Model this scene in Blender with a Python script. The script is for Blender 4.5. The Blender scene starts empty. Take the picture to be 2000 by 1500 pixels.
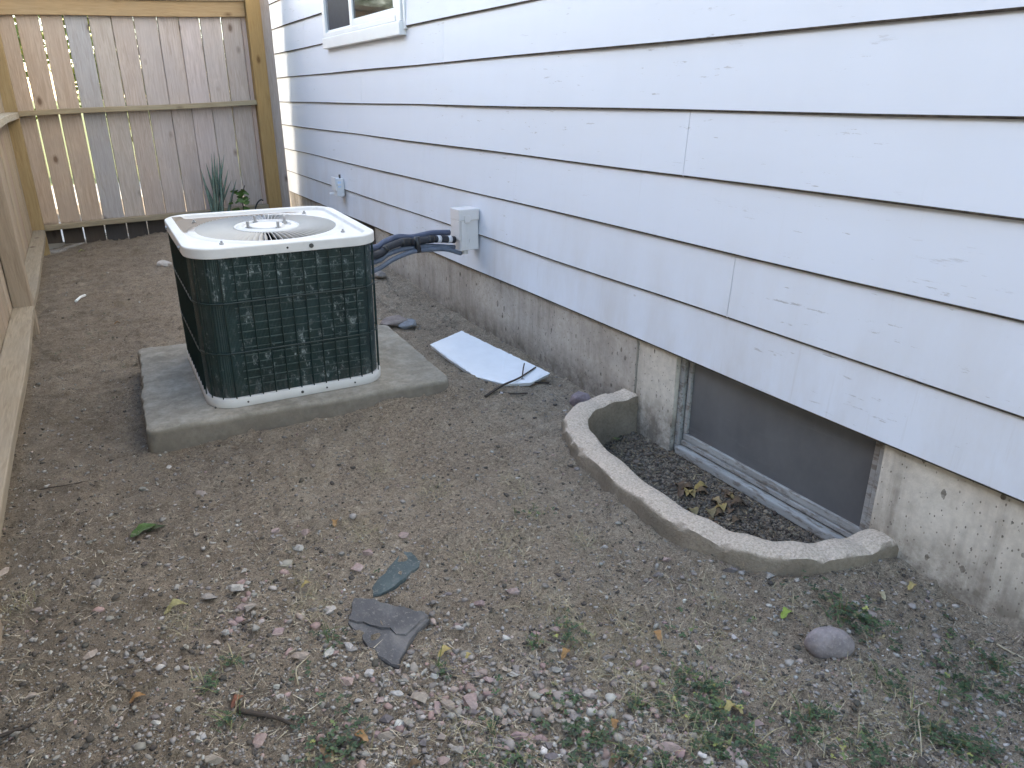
import bpy, bmesh, math, random
import numpy as np
from mathutils import Vector, Matrix

R = random.Random(7)
NR = np.random.default_rng(11)
SC = bpy.context.scene
COL = SC.collection

# ------------------------------------------------------------------ camera, sky, sun, exposure
FPX, CX0, CY0 = 1440.0, 1000.0, 750.0            # focal length and centre in pixels of the 2000 px wide photo
PITCH, YAW = math.atan2(560, FPX), math.atan2(865, math.hypot(FPX, 560))
CAM = np.array([0.0, 0.0, 1.2])
cd = bpy.data.cameras.new('camera')
cd.sensor_width = 36.0
cd.lens = 36.0 * FPX / 2000.0
cd.clip_start, cd.clip_end = 0.02, 3000.0
cam = bpy.data.objects.new('camera', cd)
cam.location = CAM
cam.rotation_euler = (math.pi / 2 - PITCH, 0, -YAW)
COL.objects.link(cam)
SC.camera = cam

SUN_EL = math.radians(24)
SUN_AZ = np.array([-0.8, 0.6])
SUN_DIR = Vector((SUN_AZ[0] * math.cos(SUN_EL), SUN_AZ[1] * math.cos(SUN_EL), math.sin(SUN_EL)))
wd = bpy.data.worlds.new('World')
SC.world = wd
wd.use_nodes = True
wn = wd.node_tree
wn.nodes.clear()
sky = wn.nodes.new('ShaderNodeTexSky')
sky.sky_type = 'NISHITA'
sky.sun_disc = False
sky.sun_elevation = SUN_EL
sky.sun_rotation = math.atan2(SUN_DIR.x, SUN_DIR.y)
sky.air_density, sky.dust_density, sky.ozone_density = 1.0, 0.7, 1.0
bg = wn.nodes.new('ShaderNodeBackground')
bg.inputs['Strength'].default_value = 0.15
wo = wn.nodes.new('ShaderNodeOutputWorld')
wn.links.new(sky.outputs[0], bg.inputs['Color'])
wn.links.new(bg.outputs[0], wo.inputs['Surface'])
sl = bpy.data.lights.new('sun', 'SUN')
sl.energy, sl.angle, sl.color = 4.0, math.radians(0.5), (1.0, 0.90, 0.74)
so = bpy.data.objects.new('sun', sl)
so.rotation_euler = (-SUN_DIR).to_track_quat('-Z', 'Y').to_euler()
so.location = (-20, 20, 20)
COL.objects.link(so)
SC.render.engine = 'CYCLES'
SC.cycles.use_denoising = True
vs = SC.view_settings
vs.view_transform, vs.look, vs.gamma, vs.use_curve_mapping = 'Standard', 'None', 1.0, False
vs.exposure = 2.7
vs.use_white_balance = True          # open shade under a blue sky
vs.white_balance_temperature = 7200
vs.white_balance_tint = 10.0

# ------------------------------------------------------------------ photo pixel -> direction
FW = np.array([math.sin(YAW) * math.cos(PITCH), math.cos(YAW) * math.cos(PITCH), -math.sin(PITCH)])
RT = np.array([math.cos(YAW), -math.sin(YAW), 0.0])
UP = np.cross(RT, FW)


def ray(x, y):
    return FW * FPX + RT * (x - CX0) - UP * (y - CY0)


def on_plane(x, y, axis, val):
    d = ray(x, y)
    return CAM + d * ((val - CAM[axis]) / d[axis])


# ------------------------------------------------------------------ smooth value noise (numpy)
_T = NR.random((64, 64))


def vnoise(x, y, s, seed=0):
    u, v = np.asarray(x) / s + seed * 17.31, np.asarray(y) / s + seed * 9.77
    iu, iv = np.floor(u).astype(int), np.floor(v).astype(int)
    fu, fv = u - iu, v - iv
    fu, fv = fu * fu * (3 - 2 * fu), fv * fv * (3 - 2 * fv)
    a, b = _T[iu % 64, iv % 64], _T[(iu + 1) % 64, iv % 64]
    c, d = _T[iu % 64, (iv + 1) % 64], _T[(iu + 1) % 64, (iv + 1) % 64]
    return (a * (1 - fu) + b * fu) * (1 - fv) + (c * (1 - fu) + d * fu) * fv - 0.5


# ------------------------------------------------------------------ ground height
CTRL = np.array([
    (1.75, .2, .012), (1.75, .97, .0), (1.75, 2.64, -.012), (1.75, 3.5, .005), (1.75, 5.05, .064), (1.75, 6.6, .10), (1.75, 8.2, .13),
    (-.4, 7.4, -.03), (.1, 7.4, .03), (.57, 7.35, .06), (1.2, 7.4, .09), (-.37, 4.6, .01), (-.37, 2.3, .0), (-.37, 6, .0), (0, 2.68, -.008),
    (.6, 2.6, .015), (1.2, 2.6, .035), (1.3, 3.5, .02), (0, 3.8, .01), (.6, 4.6, .03), (.4, 1.6, .0), (1.2, 1.2, -.005), (1.4, .7, .0), (.6, .6, .0),
    (1.15, 2.0, .012), (1.2, 5.4, .05), (0, 5.4, .02), (0, 1, 0), (-.6, 0, 0), (.6, -.6, 0), (1.75, -.6, .01)])


def ground_base(x, y):
    x, y = np.asarray(x, float), np.asarray(y, float)
    num = np.zeros_like(x)
    den = np.zeros_like(x)
    for cx, cy, cz in CTRL:
        w = 1.0 / ((x - cx) ** 2 + (y - cy) ** 2 + 0.02) ** 1.5
        num += w * cz
        den += w
    far = 1 / (1 + (np.maximum(0, np.abs(x - .7) - 2) / 2) ** 2) / (1 + (np.maximum(0, np.abs(y - 3.6) - 5) / 2) ** 2)
    return num / den * far


# window well: half-width path of the ring (outer edge) in plan
WELL_OUT = [(1.79, 2.235), (1.70, 2.235), (1.58, 2.225), (1.46, 2.17), (1.375, 2.07), (1.325, 1.92), (1.295, 1.72), (1.28, 1.50), (1.30, 1.32), (1.345, 1.19), (1.43, 1.09), (1.54, 1.025), (1.66, .995), (1.79, .99)]


def smooth_path(pts, n=8):
    P = [np.array(p, float) for p in pts]
    P = [2 * P[0] - P[1]] + P + [2 * P[-1] - P[-2]]
    out = []
    for i in range(1, len(P) - 2):
        for k in range(n):
            t = k / n
            a, b, c, d = P[i - 1], P[i], P[i + 1], P[i + 2]
            out.append(.5 * ((2 * b) + (c - a) * t + (2 * a - 5 * b + 4 * c - d) * t * t + (3 * b - a - 3 * c + d) * t ** 3))
    out.append(P[-2])
    return np.array(out)


WO = smooth_path(WELL_OUT)
_t = np.gradient(WO, axis=0)
_t /= np.linalg.norm(_t, axis=1)[:, None]
WN = np.stack([-_t[:, 1], _t[:, 0]], 1)            # points inward (towards the house)
if WN[len(WN) // 2, 0] < 0:
    WN = -WN
WTH = 0.098
WI = WO + WN * WTH
WM = WO + WN * WTH * .5


def inside_poly(x, y, P):
    r = np.zeros(np.shape(x), bool)
    n = len(P)
    for i in range(n):
        x1, y1 = P[i]
        x2, y2 = P[(i + 1) % n]
        c = ((y1 > y) != (y2 > y)) & (x < (x2 - x1) * (y - y1) / (y2 - y1 + 1e-12) + x1)
        r ^= c
    return r


WMPOLY = [tuple(p) for p in WM] + [(2.2, WM[-1][1]), (2.2, WM[0][1])]


SLAB = [(.032, 2.70), (1.186, 2.652), (1.20, 3.45), (.075, 3.62)]
_EDGE = np.concatenate([WO[2:-2]] + [np.linspace(SLAB[i], SLAB[(i + 1) % 4], 60) for i in range(4)])


def banked(x, y):
    sh = np.shape(x)
    xf, yf = np.ravel(x), np.ravel(y)
    out = np.zeros(len(xf))
    m = (xf > -.1) & (xf < 1.8) & (yf > .8) & (yf < 3.8)
    if m.any():
        xs, ys = xf[m], yf[m]
        d2 = np.full(len(xs), 9.0)
        for ex, ey in _EDGE: np.minimum(d2, (xs - ex) ** 2 + (ys - ey) ** 2, out=d2)
        out[m] = np.exp(-d2 / .045 ** 2) * (.010 + .030 * np.clip(vnoise(xs, ys, .10, 71) + .15, 0, 1))
    return out.reshape(sh)


def ground_h(x, y, fine=True):
    x, y = np.asarray(x, float), np.asarray(y, float)
    z = ground_base(x, y)
    near = (x > -1.2) & (x < 1.9) & (y > -1) & (y < 8.2)
    n = vnoise(x, y, .33, 1) * .022 + vnoise(x, y, .12, 2) * .010
    if fine:
        n = n + vnoise(x, y, .045, 3) * .012 + vnoise(x, y, .022, 4) * .008
        cl = vnoise(x, y, .03, 5)
        n = n + np.where(cl > .22, (cl - .22) * .07, 0)
    z = z + np.where(near, n + (banked(x, y) if fine else 0), 0)
    w = inside_poly(x, y, WMPOLY)
    z = np.where(w, -.105 + .5 * n + .03 * np.clip((x - 1.55) / .2, 0, 1), z)
    return z


def G(px, py):
    """photo pixel -> point on the ground"""
    d = ray(px, py)
    z = 0.0
    for _ in range(6):
        p = CAM + d * ((z - CAM[2]) / d[2])
        z = float(ground_h(p[0], p[1], False))
    return CAM + d * ((z - CAM[2]) / d[2])


def px_size(px, w):
    """metres that w photo pixels span at the ground under pixel px"""
    p = G(*px)
    return w * float((p - CAM) @ FW) / FPX


# ------------------------------------------------------------------ mesh helpers
def tag(o, label=None, cat=None, group=None, kind=None):
    if label: o['label'] = label
    if cat: o['category'] = cat
    if group: o['group'] = group
    if kind: o['kind'] = kind
    return o


def thing(name, label, cat, loc=(0, 0, 0), group=None):
    o = bpy.data.objects.new(name, None)
    o.empty_display_size = .05
    o.location = loc
    COL.objects.link(o)
    return tag(o, label, cat, group)


def wpos(o):
    p = Vector((0, 0, 0))
    while o is not None:
        p = p + o.location
        o = o.parent
    return p


class MB:
    def __init__(self):
        self.v, self.f, self.n = [], [], 0

    def add(self, v, f):
        self.v.extend([tuple(map(float, p)) for p in v])
        self.f.extend([tuple(i + self.n for i in q) for q in f])
        self.n += len(v)
        return self

    def box(self, a, b):
        (x0, y0, z0), (x1, y1, z1) = a, b
        v = [(x0, y0, z0), (x1, y0, z0), (x1, y1, z0), (x0, y1, z0), (x0, y0, z1), (x1, y0, z1), (x1, y1, z1), (x0, y1, z1)]
        return self.add(v, [(0, 3, 2, 1), (4, 5, 6, 7), (0, 1, 5, 4), (1, 2, 6, 5), (2, 3, 7, 6), (3, 0, 4, 7)])

    def tube(self, pts, r, n=10, caps=True):
        P = [Vector(p) for p in pts]
        rr = r if hasattr(r, '__len__') else [r] * len(P)
        up = None
        rings = []
        for i, p in enumerate(P):
            t = (P[min(i + 1, len(P) - 1)] - P[max(i - 1, 0)]).normalized()
            if up is None:
                up = t.orthogonal().normalized()
            up = (up - t * up.dot(t)).normalized()
            b = t.cross(up)
            rings.append([p + (up * math.cos(2 * math.pi * k / n) + b * math.sin(2 * math.pi * k / n)) * rr[i] for k in range(n)])
        v = [q for g in rings for q in g]
        f = [(i * n + k, i * n + (k + 1) % n, (i + 1) * n + (k + 1) % n, (i + 1) * n + k) for i in range(len(P) - 1) for k in range(n)]
        if caps:
            f += [tuple(range(n - 1, -1, -1)), tuple((len(P) - 1) * n + k for k in range(n))]
        return self.add(v, f)

    def loft(self, rings, closed=True, cap0=False, cap1=False):
        n = len(rings[0])
        v = [q for g in rings for q in g]
        m = n if closed else n - 1
        f = [(i * n + k, i * n + (k + 1) % n, (i + 1) * n + (k + 1) % n, (i + 1) * n + k) for i in range(len(rings) - 1) for k in range(m)]
        if cap0: f.append(tuple(range(n - 1, -1, -1)))
        if cap1: f.append(tuple((len(rings) - 1) * n + k for k in range(n)))
        return self.add(v, f)


def build(name, mb, mat, parent=None, smooth=False, bevel=0, seg=2, auto=None):
    """links the collected shape as one mesh object; world coordinates in"""
    V = np.array(mb.v)
    if parent is not None:
        org = np.array(wpos(parent))
        loc = (0, 0, 0)
    else:
        org = np.array([(V[:, 0].min() + V[:, 0].max()) / 2, (V[:, 1].min() + V[:, 1].max()) / 2, V[:, 2].min()])
        loc = tuple(org)
    me = bpy.data.meshes.new(name)
    me.from_pydata((V - org).tolist(), [], mb.f)
    bm = bmesh.new()
    bm.from_mesh(me)
    bmesh.ops.recalc_face_normals(bm, faces=bm.faces)
    bm.to_mesh(me)
    bm.free()
    if smooth:
        me.shade_smooth()
    if auto is not None:
        me.shade_smooth()
        me.set_sharp_from_angle(angle=math.radians(auto))
    me.materials.append(mat)
    o = bpy.data.objects.new(name, me)
    o.location = loc
    COL.objects.link(o)
    if parent is not None:
        o.parent = parent
    if bevel:
        b = o.modifiers.new('bevel', 'BEVEL')
        b.width, b.segments, b.limit_method = bevel, seg, 'ANGLE'
    return o


def fast_mesh(name, V, F, mat, tint=None, smooth=False, parent=None):
    """V (n,3), F (m,k) uniform polygons, tint (n,3) per-vertex colour of the pieces themselves"""
    me = bpy.data.meshes.new(name)
    V = np.ascontiguousarray(V, np.float32)
    F = np.ascontiguousarray(F, np.int32)
    me.vertices.add(len(V))
    me.vertices.foreach_set('co', V.ravel())
    me.loops.add(F.size)
    me.loops.foreach_set('vertex_index', F.ravel())
    me.polygons.add(len(F))
    me.polygons.foreach_set('loop_start', np.arange(0, F.size, F.shape[1], dtype=np.int32))
    me.update(calc_edges=True)
    if tint is not None:
        a = me.color_attributes.new('tint', 'FLOAT_COLOR', 'POINT')
        c = np.ones((len(V), 4), np.float32)
        c[:, :3] = tint
        a.data.foreach_set('color', c.ravel())
    if smooth:
        me.shade_smooth()
    me.validate()
    me.materials.append(mat)
    o = bpy.data.objects.new(name, me)
    COL.objects.link(o)
    if parent is not None: o.parent = parent
    return o


# ------------------------------------------------------------------ material helpers
class NT:
    def __init__(self, name):
        self.m = bpy.data.materials.new(name)
        self.m.use_nodes = True
        self.t = self.m.node_tree
        self.b = self.t.nodes['Principled BSDF']
        self.tc = self.t.nodes.new('ShaderNodeTexCoord')

    def n(self, kind, **kw):
        o = self.t.nodes.new('ShaderNode' + kind)
        for k, v in kw.items(): setattr(o, k, v)
        return o

    def l(self, a, b):
        self.t.links.new(a, b)

    def set(self, sock, v):
        if hasattr(v, 'is_linked') or hasattr(v, 'links'):
            self.l(v, sock)
        elif isinstance(v, (tuple, list)) and len(v) == 3 and sock.type == 'RGBA':
            sock.default_value = (*v, 1)
        else:
            sock.default_value = v

    def vec(self, scale=(1, 1, 1), loc=(0, 0, 0), rot=(0, 0, 0), src='Object'):
        m = self.n('Mapping')
        m.inputs['Scale'].default_value = scale
        m.inputs['Location'].default_value = loc
        m.inputs['Rotation'].default_value = rot
        self.l(self.tc.outputs[src], m.inputs['Vector'])
        return m.outputs[0]

    def noise(self, scale, detail=4, rough=.55, vec=None, dist=0):
        o = self.n('TexNoise')
        o.inputs['Scale'].default_value = scale
        o.inputs['Detail'].default_value = detail
        o.inputs['Roughness'].default_value = rough
        o.inputs['Distortion'].default_value = dist
        self.l(vec if vec is not None else self.tc.outputs['Object'], o.inputs['Vector'])
        return o.outputs['Fac']

    def voro(self, scale, vec=None, feature='F1', rand=1, out='Distance'):
        o = self.n('TexVoronoi')
        o.feature = feature
        o.inputs['Scale'].default_value = scale
        o.inputs['Randomness'].default_value = rand
        self.l(vec if vec is not None else self.tc.outputs['Object'], o.inputs['Vector'])
        return o.outputs[out]

    def ramp(self, fac, stops):
        o = self.n('ValToRGB')
        e = o.color_ramp.elements
        while len(e) < len(stops): e.new(.5)
        for q, (p, c) in zip(e, stops):
            q.position = p
            q.color = (c, c, c, 1) if not isinstance(c, tuple) else (*c, 1)
        self.l(fac, o.inputs[0])
        return o.outputs[0]

    def mix(self, fac, a, b, mode='MIX'):
        o = self.n('Mix', data_type='RGBA', blend_type=mode)
        self.set(o.inputs[0], fac)
        self.set(o.inputs[6], a)
        self.set(o.inputs[7], b)
        return o.outputs[2]

    def math(self, op, a, b=0.0, clamp=False):
        o = self.n('Math', operation=op, use_clamp=clamp)
        self.set(o.inputs[0], a)
        self.set(o.inputs[1], b)
        return o.outputs[0]

    def axis(self, i, src='Object'):
        o = self.n('SeparateXYZ')
        self.l(self.tc.outputs[src], o.inputs[0])
        return o.outputs[i]

    def world_axis(self, i):
        g = self.n('NewGeometry')
        o = self.n('SeparateXYZ')
        self.l(g.outputs['Position'], o.inputs[0])
        return o.outputs[i]

    def mapr(self, v, a, b, c=0.0, d=1.0):
        o = self.n('MapRange')
        o.inputs[1].default_value, o.inputs[2].default_value, o.inputs[3].default_value, o.inputs[4].default_value = a, b, c, d
        self.l(v, o.inputs[0])
        return o.outputs[0]

    def bump(self, h, strength=.3, dist=.01, prev=None):
        o = self.n('Bump')
        o.inputs['Strength'].default_value = strength
        o.inputs['Distance'].default_value = dist
        self.l(h, o.inputs['Height'])
        if prev is not None: self.l(prev, o.inputs['Normal'])
        return o.outputs[0]

    def done(self, col, rough=.8, normal=None, spec=None, metal=None):
        self.set(self.b.inputs['Base Color'], col)
        self.set(self.b.inputs['Roughness'], rough)
        if normal is not None: self.l(normal, self.b.inputs['Normal'])
        if spec is not None: self.set(self.b.inputs['Specular IOR Level'], spec)
        if metal is not None: self.set(self.b.inputs['Metallic'], metal)
        return self.m


def plain(name, col, rough=.6, var=.15, scale=30, bump=.1, spec=.5, metal=0.0):
    m = NT(name)
    n = m.noise(scale, 5, .6)
    lo, hi = tuple(c * (1 - var) for c in col), tuple(min(1, c * (1 + var)) for c in col)
    c = m.ramp(n, [(.3, lo), (.7, hi)])
    return m.done(c, rough, m.bump(n, bump, .004), spec, metal)


def m_siding():
    m = NT('white_siding_paint')
    oi = m.n('ObjectInfo')
    white = (.655, .69, .75)
    # long weather streaks and faint dirt
    st = m.noise(2.2, 5, .6, m.vec((1, .35, 1.5)))
    c = m.mix(m.ramp(st, [(.45, 0.0), (.8, .25)]), white, (.60, .60, .60))
    # dirt splashed up on the low courses
    wz = m.world_axis(2)
    d = m.math('MULTIPLY', m.mapr(wz, .85, .33, .1, 1), m.ramp(m.noise(5, 6, .65, m.vec((1, 1.0, .35))), [(.40, 0.0), (.72, 1.0)]))
    c = m.mix(m.math('MULTIPLY', d, .42), c, (.44, .39, .33))
    dr = m.ramp(m.noise(9, 5, .7, m.vec((1, 3.5, .18))), [(.62, 0.0), (.80, .35)])
    c = m.mix(m.math('MULTIPLY', dr, m.mapr(wz, 1.3, .35, 0, 1)), c, (.40, .37, .33))
    # cracked and peeled paint: thin strokes along the board, in some zones only
    zone = m.ramp(m.noise(1.1, 2, .5, m.vec((1, 1, 1.2), (0, 3.1, 0))), [(.50, 0.0), (.62, 1.0)])
    pk = m.noise(26, 6, .72, m.vec((1, .30, 2.6)))
    crack = m.ramp(pk, [(.635, 0.0), (.655, 1.0)])
    crack = m.math('MULTIPLY', crack, zone)
    spots = m.ramp(m.voro(5.5, m.vec((1, .7, 1.3))), [(.02, 1.0), (.032, 0.0)])
    ck = m.math('MAXIMUM', crack, m.math('MULTIPLY', spots, .6))
    c = m.mix(m.math('MULTIPLY', ck, .75), c, (.36, .35, .34))
    fine = m.noise(220, 3, .6, m.vec((1, .2, 1)))
    nb = m.bump(fine, .06, .002)
    nb = m.bump(m.noise(3.0, 3, .5), .15, .02, nb)
    inv = m.math('SUBTRACT', 1.0, ck)
    nb = m.bump(inv, .5, .0016, nb)
    return m.done(c, m.mapr(st, .3, .8, .48, .62), nb, .4)


def m_concrete(name, light, dark, pits=True, top=None, scale=1.0, streak=True):
    m = NT(name)
    a = m.noise(3.2 * scale, 6, .62)
    b = m.noise(38 * scale, 6, .7)
    c = m.ramp(a, [(.28, dark), (.70, light)])
    c = m.mix(m.ramp(b, [(.35, .0), (.75, .55)]), c, tuple(q * .62 for q in dark))
    if streak:
        s = m.noise(11, 5, .7, m.vec((1, 1.6, .10)))
        c = m.mix(m.math('MULTIPLY', m.ramp(s, [(.44, .0), (.74, .7)]), m.ramp(a, [(.45, 1.0), (.60, .1)])), c, (0.166, 0.140, 0.113))
    nb = m.bump(b, .35, .006)
    nb = m.bump(m.noise(160, 4, .7), .35, .003, nb)
    if pits:
        v = m.voro(26, m.vec((1, 1.0, .55), (0, 0, 0), (.5, 0, 0)))
        w = m.noise(5, 3, .6)
        thr = m.math('MULTIPLY', m.ramp(w, [(.38, .0), (.68, 1.0)]), .22)
        p = m.math('LESS_THAN', m.math('ADD', v, m.math('MULTIPLY', m.noise(60, 4, .7), .24)), m.math('ADD', thr, .15))
        p2 = m.math('LESS_THAN', m.math('ADD', m.voro(75, m.vec((1, 1, .6))), m.math('MULTIPLY', m.noise(90, 2), .25)), .27)
        p3 = m.math('MULTIPLY', m.math('GREATER_THAN', m.noise(30, 4, .65, m.vec((1, 1.3, .8), (3, 1, 2), (.6, 0, 0))), .685), m.math('GREATER_THAN', m.noise(6, 2, .5), .45))
        p = m.math('MAXIMUM', m.math('MAXIMUM', p, p2), p3)
        c = m.mix(m.math('MULTIPLY', p, m.mapr(m.noise(45, 3), .35, .6, .35, .85)), c, (0.078, 0.065, 0.052))
        nb = m.bump(m.math('SUBTRACT', 1.0, p), .9, .006, nb)
    wz = m.world_axis(2)
    if top == 'foundation':           # splash dirt near the soil
        k = m.math('MULTIPLY', m.mapr(wz, .15, .02, 0, 1), m.ramp(m.noise(14, 6, .75), [(.36, .2), (.58, 1.0)]))
        c = m.mix(m.math('MULTIPLY', k, .75), c, (0.109, 0.090, 0.070))
    if top == 'slab':                 # shade on the pad's sides painted in as a soil-brown tone
        gg = m.n('NewGeometry')
        sx = m.n('SeparateXYZ')
        m.l(gg.outputs['True Normal'], sx.inputs[0])
        wz = m.math('SUBTRACT', wz, m.math('MULTIPLY', m.math('SUBTRACT', m.world_axis(1), 2.70), .035))
        k = m.math('MULTIPLY', m.mapr(wz, .098, .080, 0, 1), m.ramp(m.noise(20, 5, .7), [(.25, .55), (.6, 1.0)]))
        c = m.mix(m.math('MULTIPLY', k, .8), c, (0.130, 0.110, 0.089))
        e = m.math('MULTIPLY', m.ramp(m.noise(16, 6, .75), [(.46, .0), (.66, .45)]), m.mapr(wz, .085, .10, 0, 1))
        c = m.mix(e, c, (0.478, 0.445, 0.385))
    return m.done(c, .92, nb, .2)


def m_ring():
    m = NT('window_well_concrete')
    g = m.n('NewGeometry')
    s = m.n('SeparateXYZ')
    m.l(g.outputs['Normal'], s.inputs[0])
    agg = m.voro(150)
    n = m.noise(130, 5, .75)
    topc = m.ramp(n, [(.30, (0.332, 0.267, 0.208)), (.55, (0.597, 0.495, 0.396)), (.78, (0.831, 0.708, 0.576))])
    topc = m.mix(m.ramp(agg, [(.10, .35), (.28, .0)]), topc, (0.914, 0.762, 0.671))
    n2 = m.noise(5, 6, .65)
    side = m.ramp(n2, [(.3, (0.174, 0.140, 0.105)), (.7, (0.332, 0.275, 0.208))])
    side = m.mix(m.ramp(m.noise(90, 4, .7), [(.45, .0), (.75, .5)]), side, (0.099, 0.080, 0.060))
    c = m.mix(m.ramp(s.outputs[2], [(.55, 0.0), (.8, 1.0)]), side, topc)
    nb = m.bump(n, .8, .006)
    nb = m.bump(agg, .5, .003, nb)
    return m.done(c, .95, nb, .2)


def m_wood(name, base, grey=.0, axis='z', dark=.55, foot_z=None):
    m = NT(name)
    oi = m.n('ObjectInfo')
    sc = {'z': (1, 1, .07), 'x': (.07, 1, 1), 'y': (1, .07, 1)}[axis]
    off = m.n('VectorMath', operation='MULTIPLY_ADD')
    comb = m.n('CombineXYZ')
    m.l(oi.outputs['Random'], comb.inputs[0])
    m.l(oi.outputs['Random'], comb.inputs[1])
    m.l(oi.outputs['Random'], comb.inputs[2])
    m.l(comb.outputs[0], off.inputs[0])
    off.inputs[1].default_value = (37, 53, 71)
    m.l(m.tc.outputs['Object'], off.inputs[2])
    mp = m.n('Mapping')
    mp.inputs['Scale'].default_value = sc
    m.l(off.outputs[0], mp.inputs[0])
    gr = m.noise(70, 6, .65, mp.outputs[0], 1.2)
    big = m.noise(6, 4, .6, mp.outputs[0])
    base_c = m.mix(1.0, base, oi.outputs['Color'], 'MULTIPLY')
    lo = m.mix(1.0, base_c, (dark, dark * .97, dark * .93), 'MULTIPLY')
    c = m.mix(m.ramp(gr, [(.34, 0.0), (.62, 1.0)]), lo, base_c)
    c = m.mix(m.ramp(big, [(.35, .0), (.75, .45)]), c, m.mix(1.0, base_c, (.70, .60, .52), 'MULTIPLY'))
    blot = m.noise(3.0, 3, .6, off.outputs[0])
    c = m.mix(m.ramp(blot, [(.42, .0), (.70, .6)]), c, m.mix(1.0, base_c, (.78, .80, .84), 'MULTIPLY'))
    # knots
    kv = m.n('Mapping')
    kv.inputs['Scale'].default_value = {'z': (1, 1, .55), 'x': (.55, 1, 1), 'y': (1, .55, 1)}[axis]
    m.l(off.outputs[0], kv.inputs[0])
    k = m.voro(6.4, kv.outputs[0])
    kd = m.math('ADD', k, m.math('MULTIPLY', m.noise(30, 3), .05))
    kn = m.ramp(kd, [(.09, .9), (.12, .5), (.19, .0)])
    c = m.mix(kn, c, m.mix(1.0, base_c, (.30, .24, .20), 'MULTIPLY'))
    if foot_z:  # boards turn near black below this height, with an uneven edge
        wz = m.world_axis(2)
        e = m.math('ADD', wz, m.math('MULTIPLY', m.math('SUBTRACT', m.noise(16, 4), .5), .05))
        c = m.mix(m.mapr(e, foot_z + .02, foot_z - .02, 0, .88), c, (.028, .024, .022))
    nb = m.bump(gr, .35, .003)
    return m.done(c, .85, nb, .25)


def m_ground():
    m = NT('dry_dirt')
    a = m.noise(1.5, 5, .6)
    b = m.noise(11, 6, .70)
    f = m.noise(85, 6, .78)
    ff = m.noise(300, 5, .75)
    c = m.ramp(b, [(.26, (0.230, 0.180, 0.137)), (.50, (0.384, 0.314, 0.238)), (.74, (0.511, 0.424, 0.327))])
    c = m.mix(m.ramp(a, [(.38, .0), (.66, .7)]), c, m.ramp(f, [(.3, (0.179, 0.133, 0.093)), (.7, (0.400, 0.311, 0.226))]))
    c = m.mix(m.ramp(f, [(.37, .85), (.46, .0)]), c, (0.103, 0.080, 0.058))
    c = m.mix(m.ramp(f, [(.545, .0), (.66, .75)]), c, (0.715, 0.599, 0.462))
    c = m.mix(m.ramp(ff, [(.54, .0), (.64, .75)]), c, (0.783, 0.660, 0.512))
    c = m.mix(m.ramp(ff, [(.36, .8), (.46, .0)]), c, (0.103, 0.080, 0.059))
    mo = m.math('MULTIPLY', m.ramp(m.noise(2.3, 4, .6, m.vec((1, 1, 1), (4.2, 1.7, 0))), [(.55, .0), (.68, 1.0)]), m.ramp(m.noise(60, 4, .7), [(.4, .1), (.65, .8)]))
    c = m.mix(m.math('MULTIPLY', mo, .5), c, (0.222, 0.167, 0.070))
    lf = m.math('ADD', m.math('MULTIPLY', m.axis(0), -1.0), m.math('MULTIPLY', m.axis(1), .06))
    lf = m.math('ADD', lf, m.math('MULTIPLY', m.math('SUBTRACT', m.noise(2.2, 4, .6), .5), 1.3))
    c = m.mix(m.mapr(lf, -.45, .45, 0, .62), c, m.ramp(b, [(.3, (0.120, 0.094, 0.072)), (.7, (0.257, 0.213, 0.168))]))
    fl = m.ramp(m.noise(42, 5, .8), [(.56, .0), (.66, .7)])
    c = m.mix(m.math('MULTIPLY', fl, m.ramp(m.noise(3.2, 3), [(.36, .15), (.6, 1.0)])), c, (0.097, 0.081, 0.065))
    nb = m.bump(f, 1.0, .016)
    nb = m.bump(ff, .8, .006, nb)
    return m.done(c, .97, nb, .12)


def m_tint(name, rough=.92, bump=.3, scale=120, spec=.12, sub=None):
    m = NT(name)
    a = m.n('Attribute', attribute_name='tint')
    n = m.noise(scale, 4, .65)
    c = m.mix(m.ramp(n, [(.35, .35), (.65, .0)]), a.outputs['Color'], m.mix(1.0, a.outputs['Color'], (.55, .53, .5), 'MULTIPLY'))
    if sub:
        m.b.inputs['Subsurface Weight'].default_value = 0.0
    return m.done(c, rough, m.bump(n, bump, .003), spec)


def m_stone(name='stone'):
    m = NT(name)
    oi = m.n('ObjectInfo')
    a = m.noise(22, 5, .65)
    b = m.noise(140, 4, .7)
    base = oi.outputs['Color']
    c = m.mix(m.ramp(a, [(.38, .75), (.60, .0)]), base, m.mix(1.0, base, (.52, .50, .48), 'MULTIPLY'))
    c = m.mix(m.ramp(b, [(.52, .0), (.66, .5)]), c, m.mix(1.0, base, (1.35, 1.33, 1.3), 'MULTIPLY'))
    # soil film on the lower sides
    d = m.ramp(m.noise(9, 4, .65), [(.40, .0), (.70, .75)])
    c = m.mix(m.math('MULTIPLY', d, .6), c, (.21, .19, .17))
    return m.done(c, .88, m.bump(b, .4, .003, m.bump(a, .4, .006)), .25)


def m_slate(name, col):
    m = NT(name)
    a = m.noise(7, 6, .65)
    s = m.noise(30, 6, .7, m.vec((1, .3, 1), (0, 0, 0), (0, 0, .6)))
    c = m.ramp(a, [(.3, tuple(q * .72 for q in col)), (.7, tuple(q * 1.3 for q in col))])
    c = m.mix(m.ramp(s, [(.5, .0), (.75, .4)]), c, tuple(q * 1.7 for q in col))
    du = m.math('MAXIMUM', m.ramp(m.noise(120, 4, .75), [(.55, .0), (.68, .8)]), m.ramp(m.noise(9, 5, .7), [(.52, .0), (.72, .65)]))
    c = m.mix(du, c, (.24, .22, .20))
    return m.done(c, .72, m.bump(s, .5, .005), .35)


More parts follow.
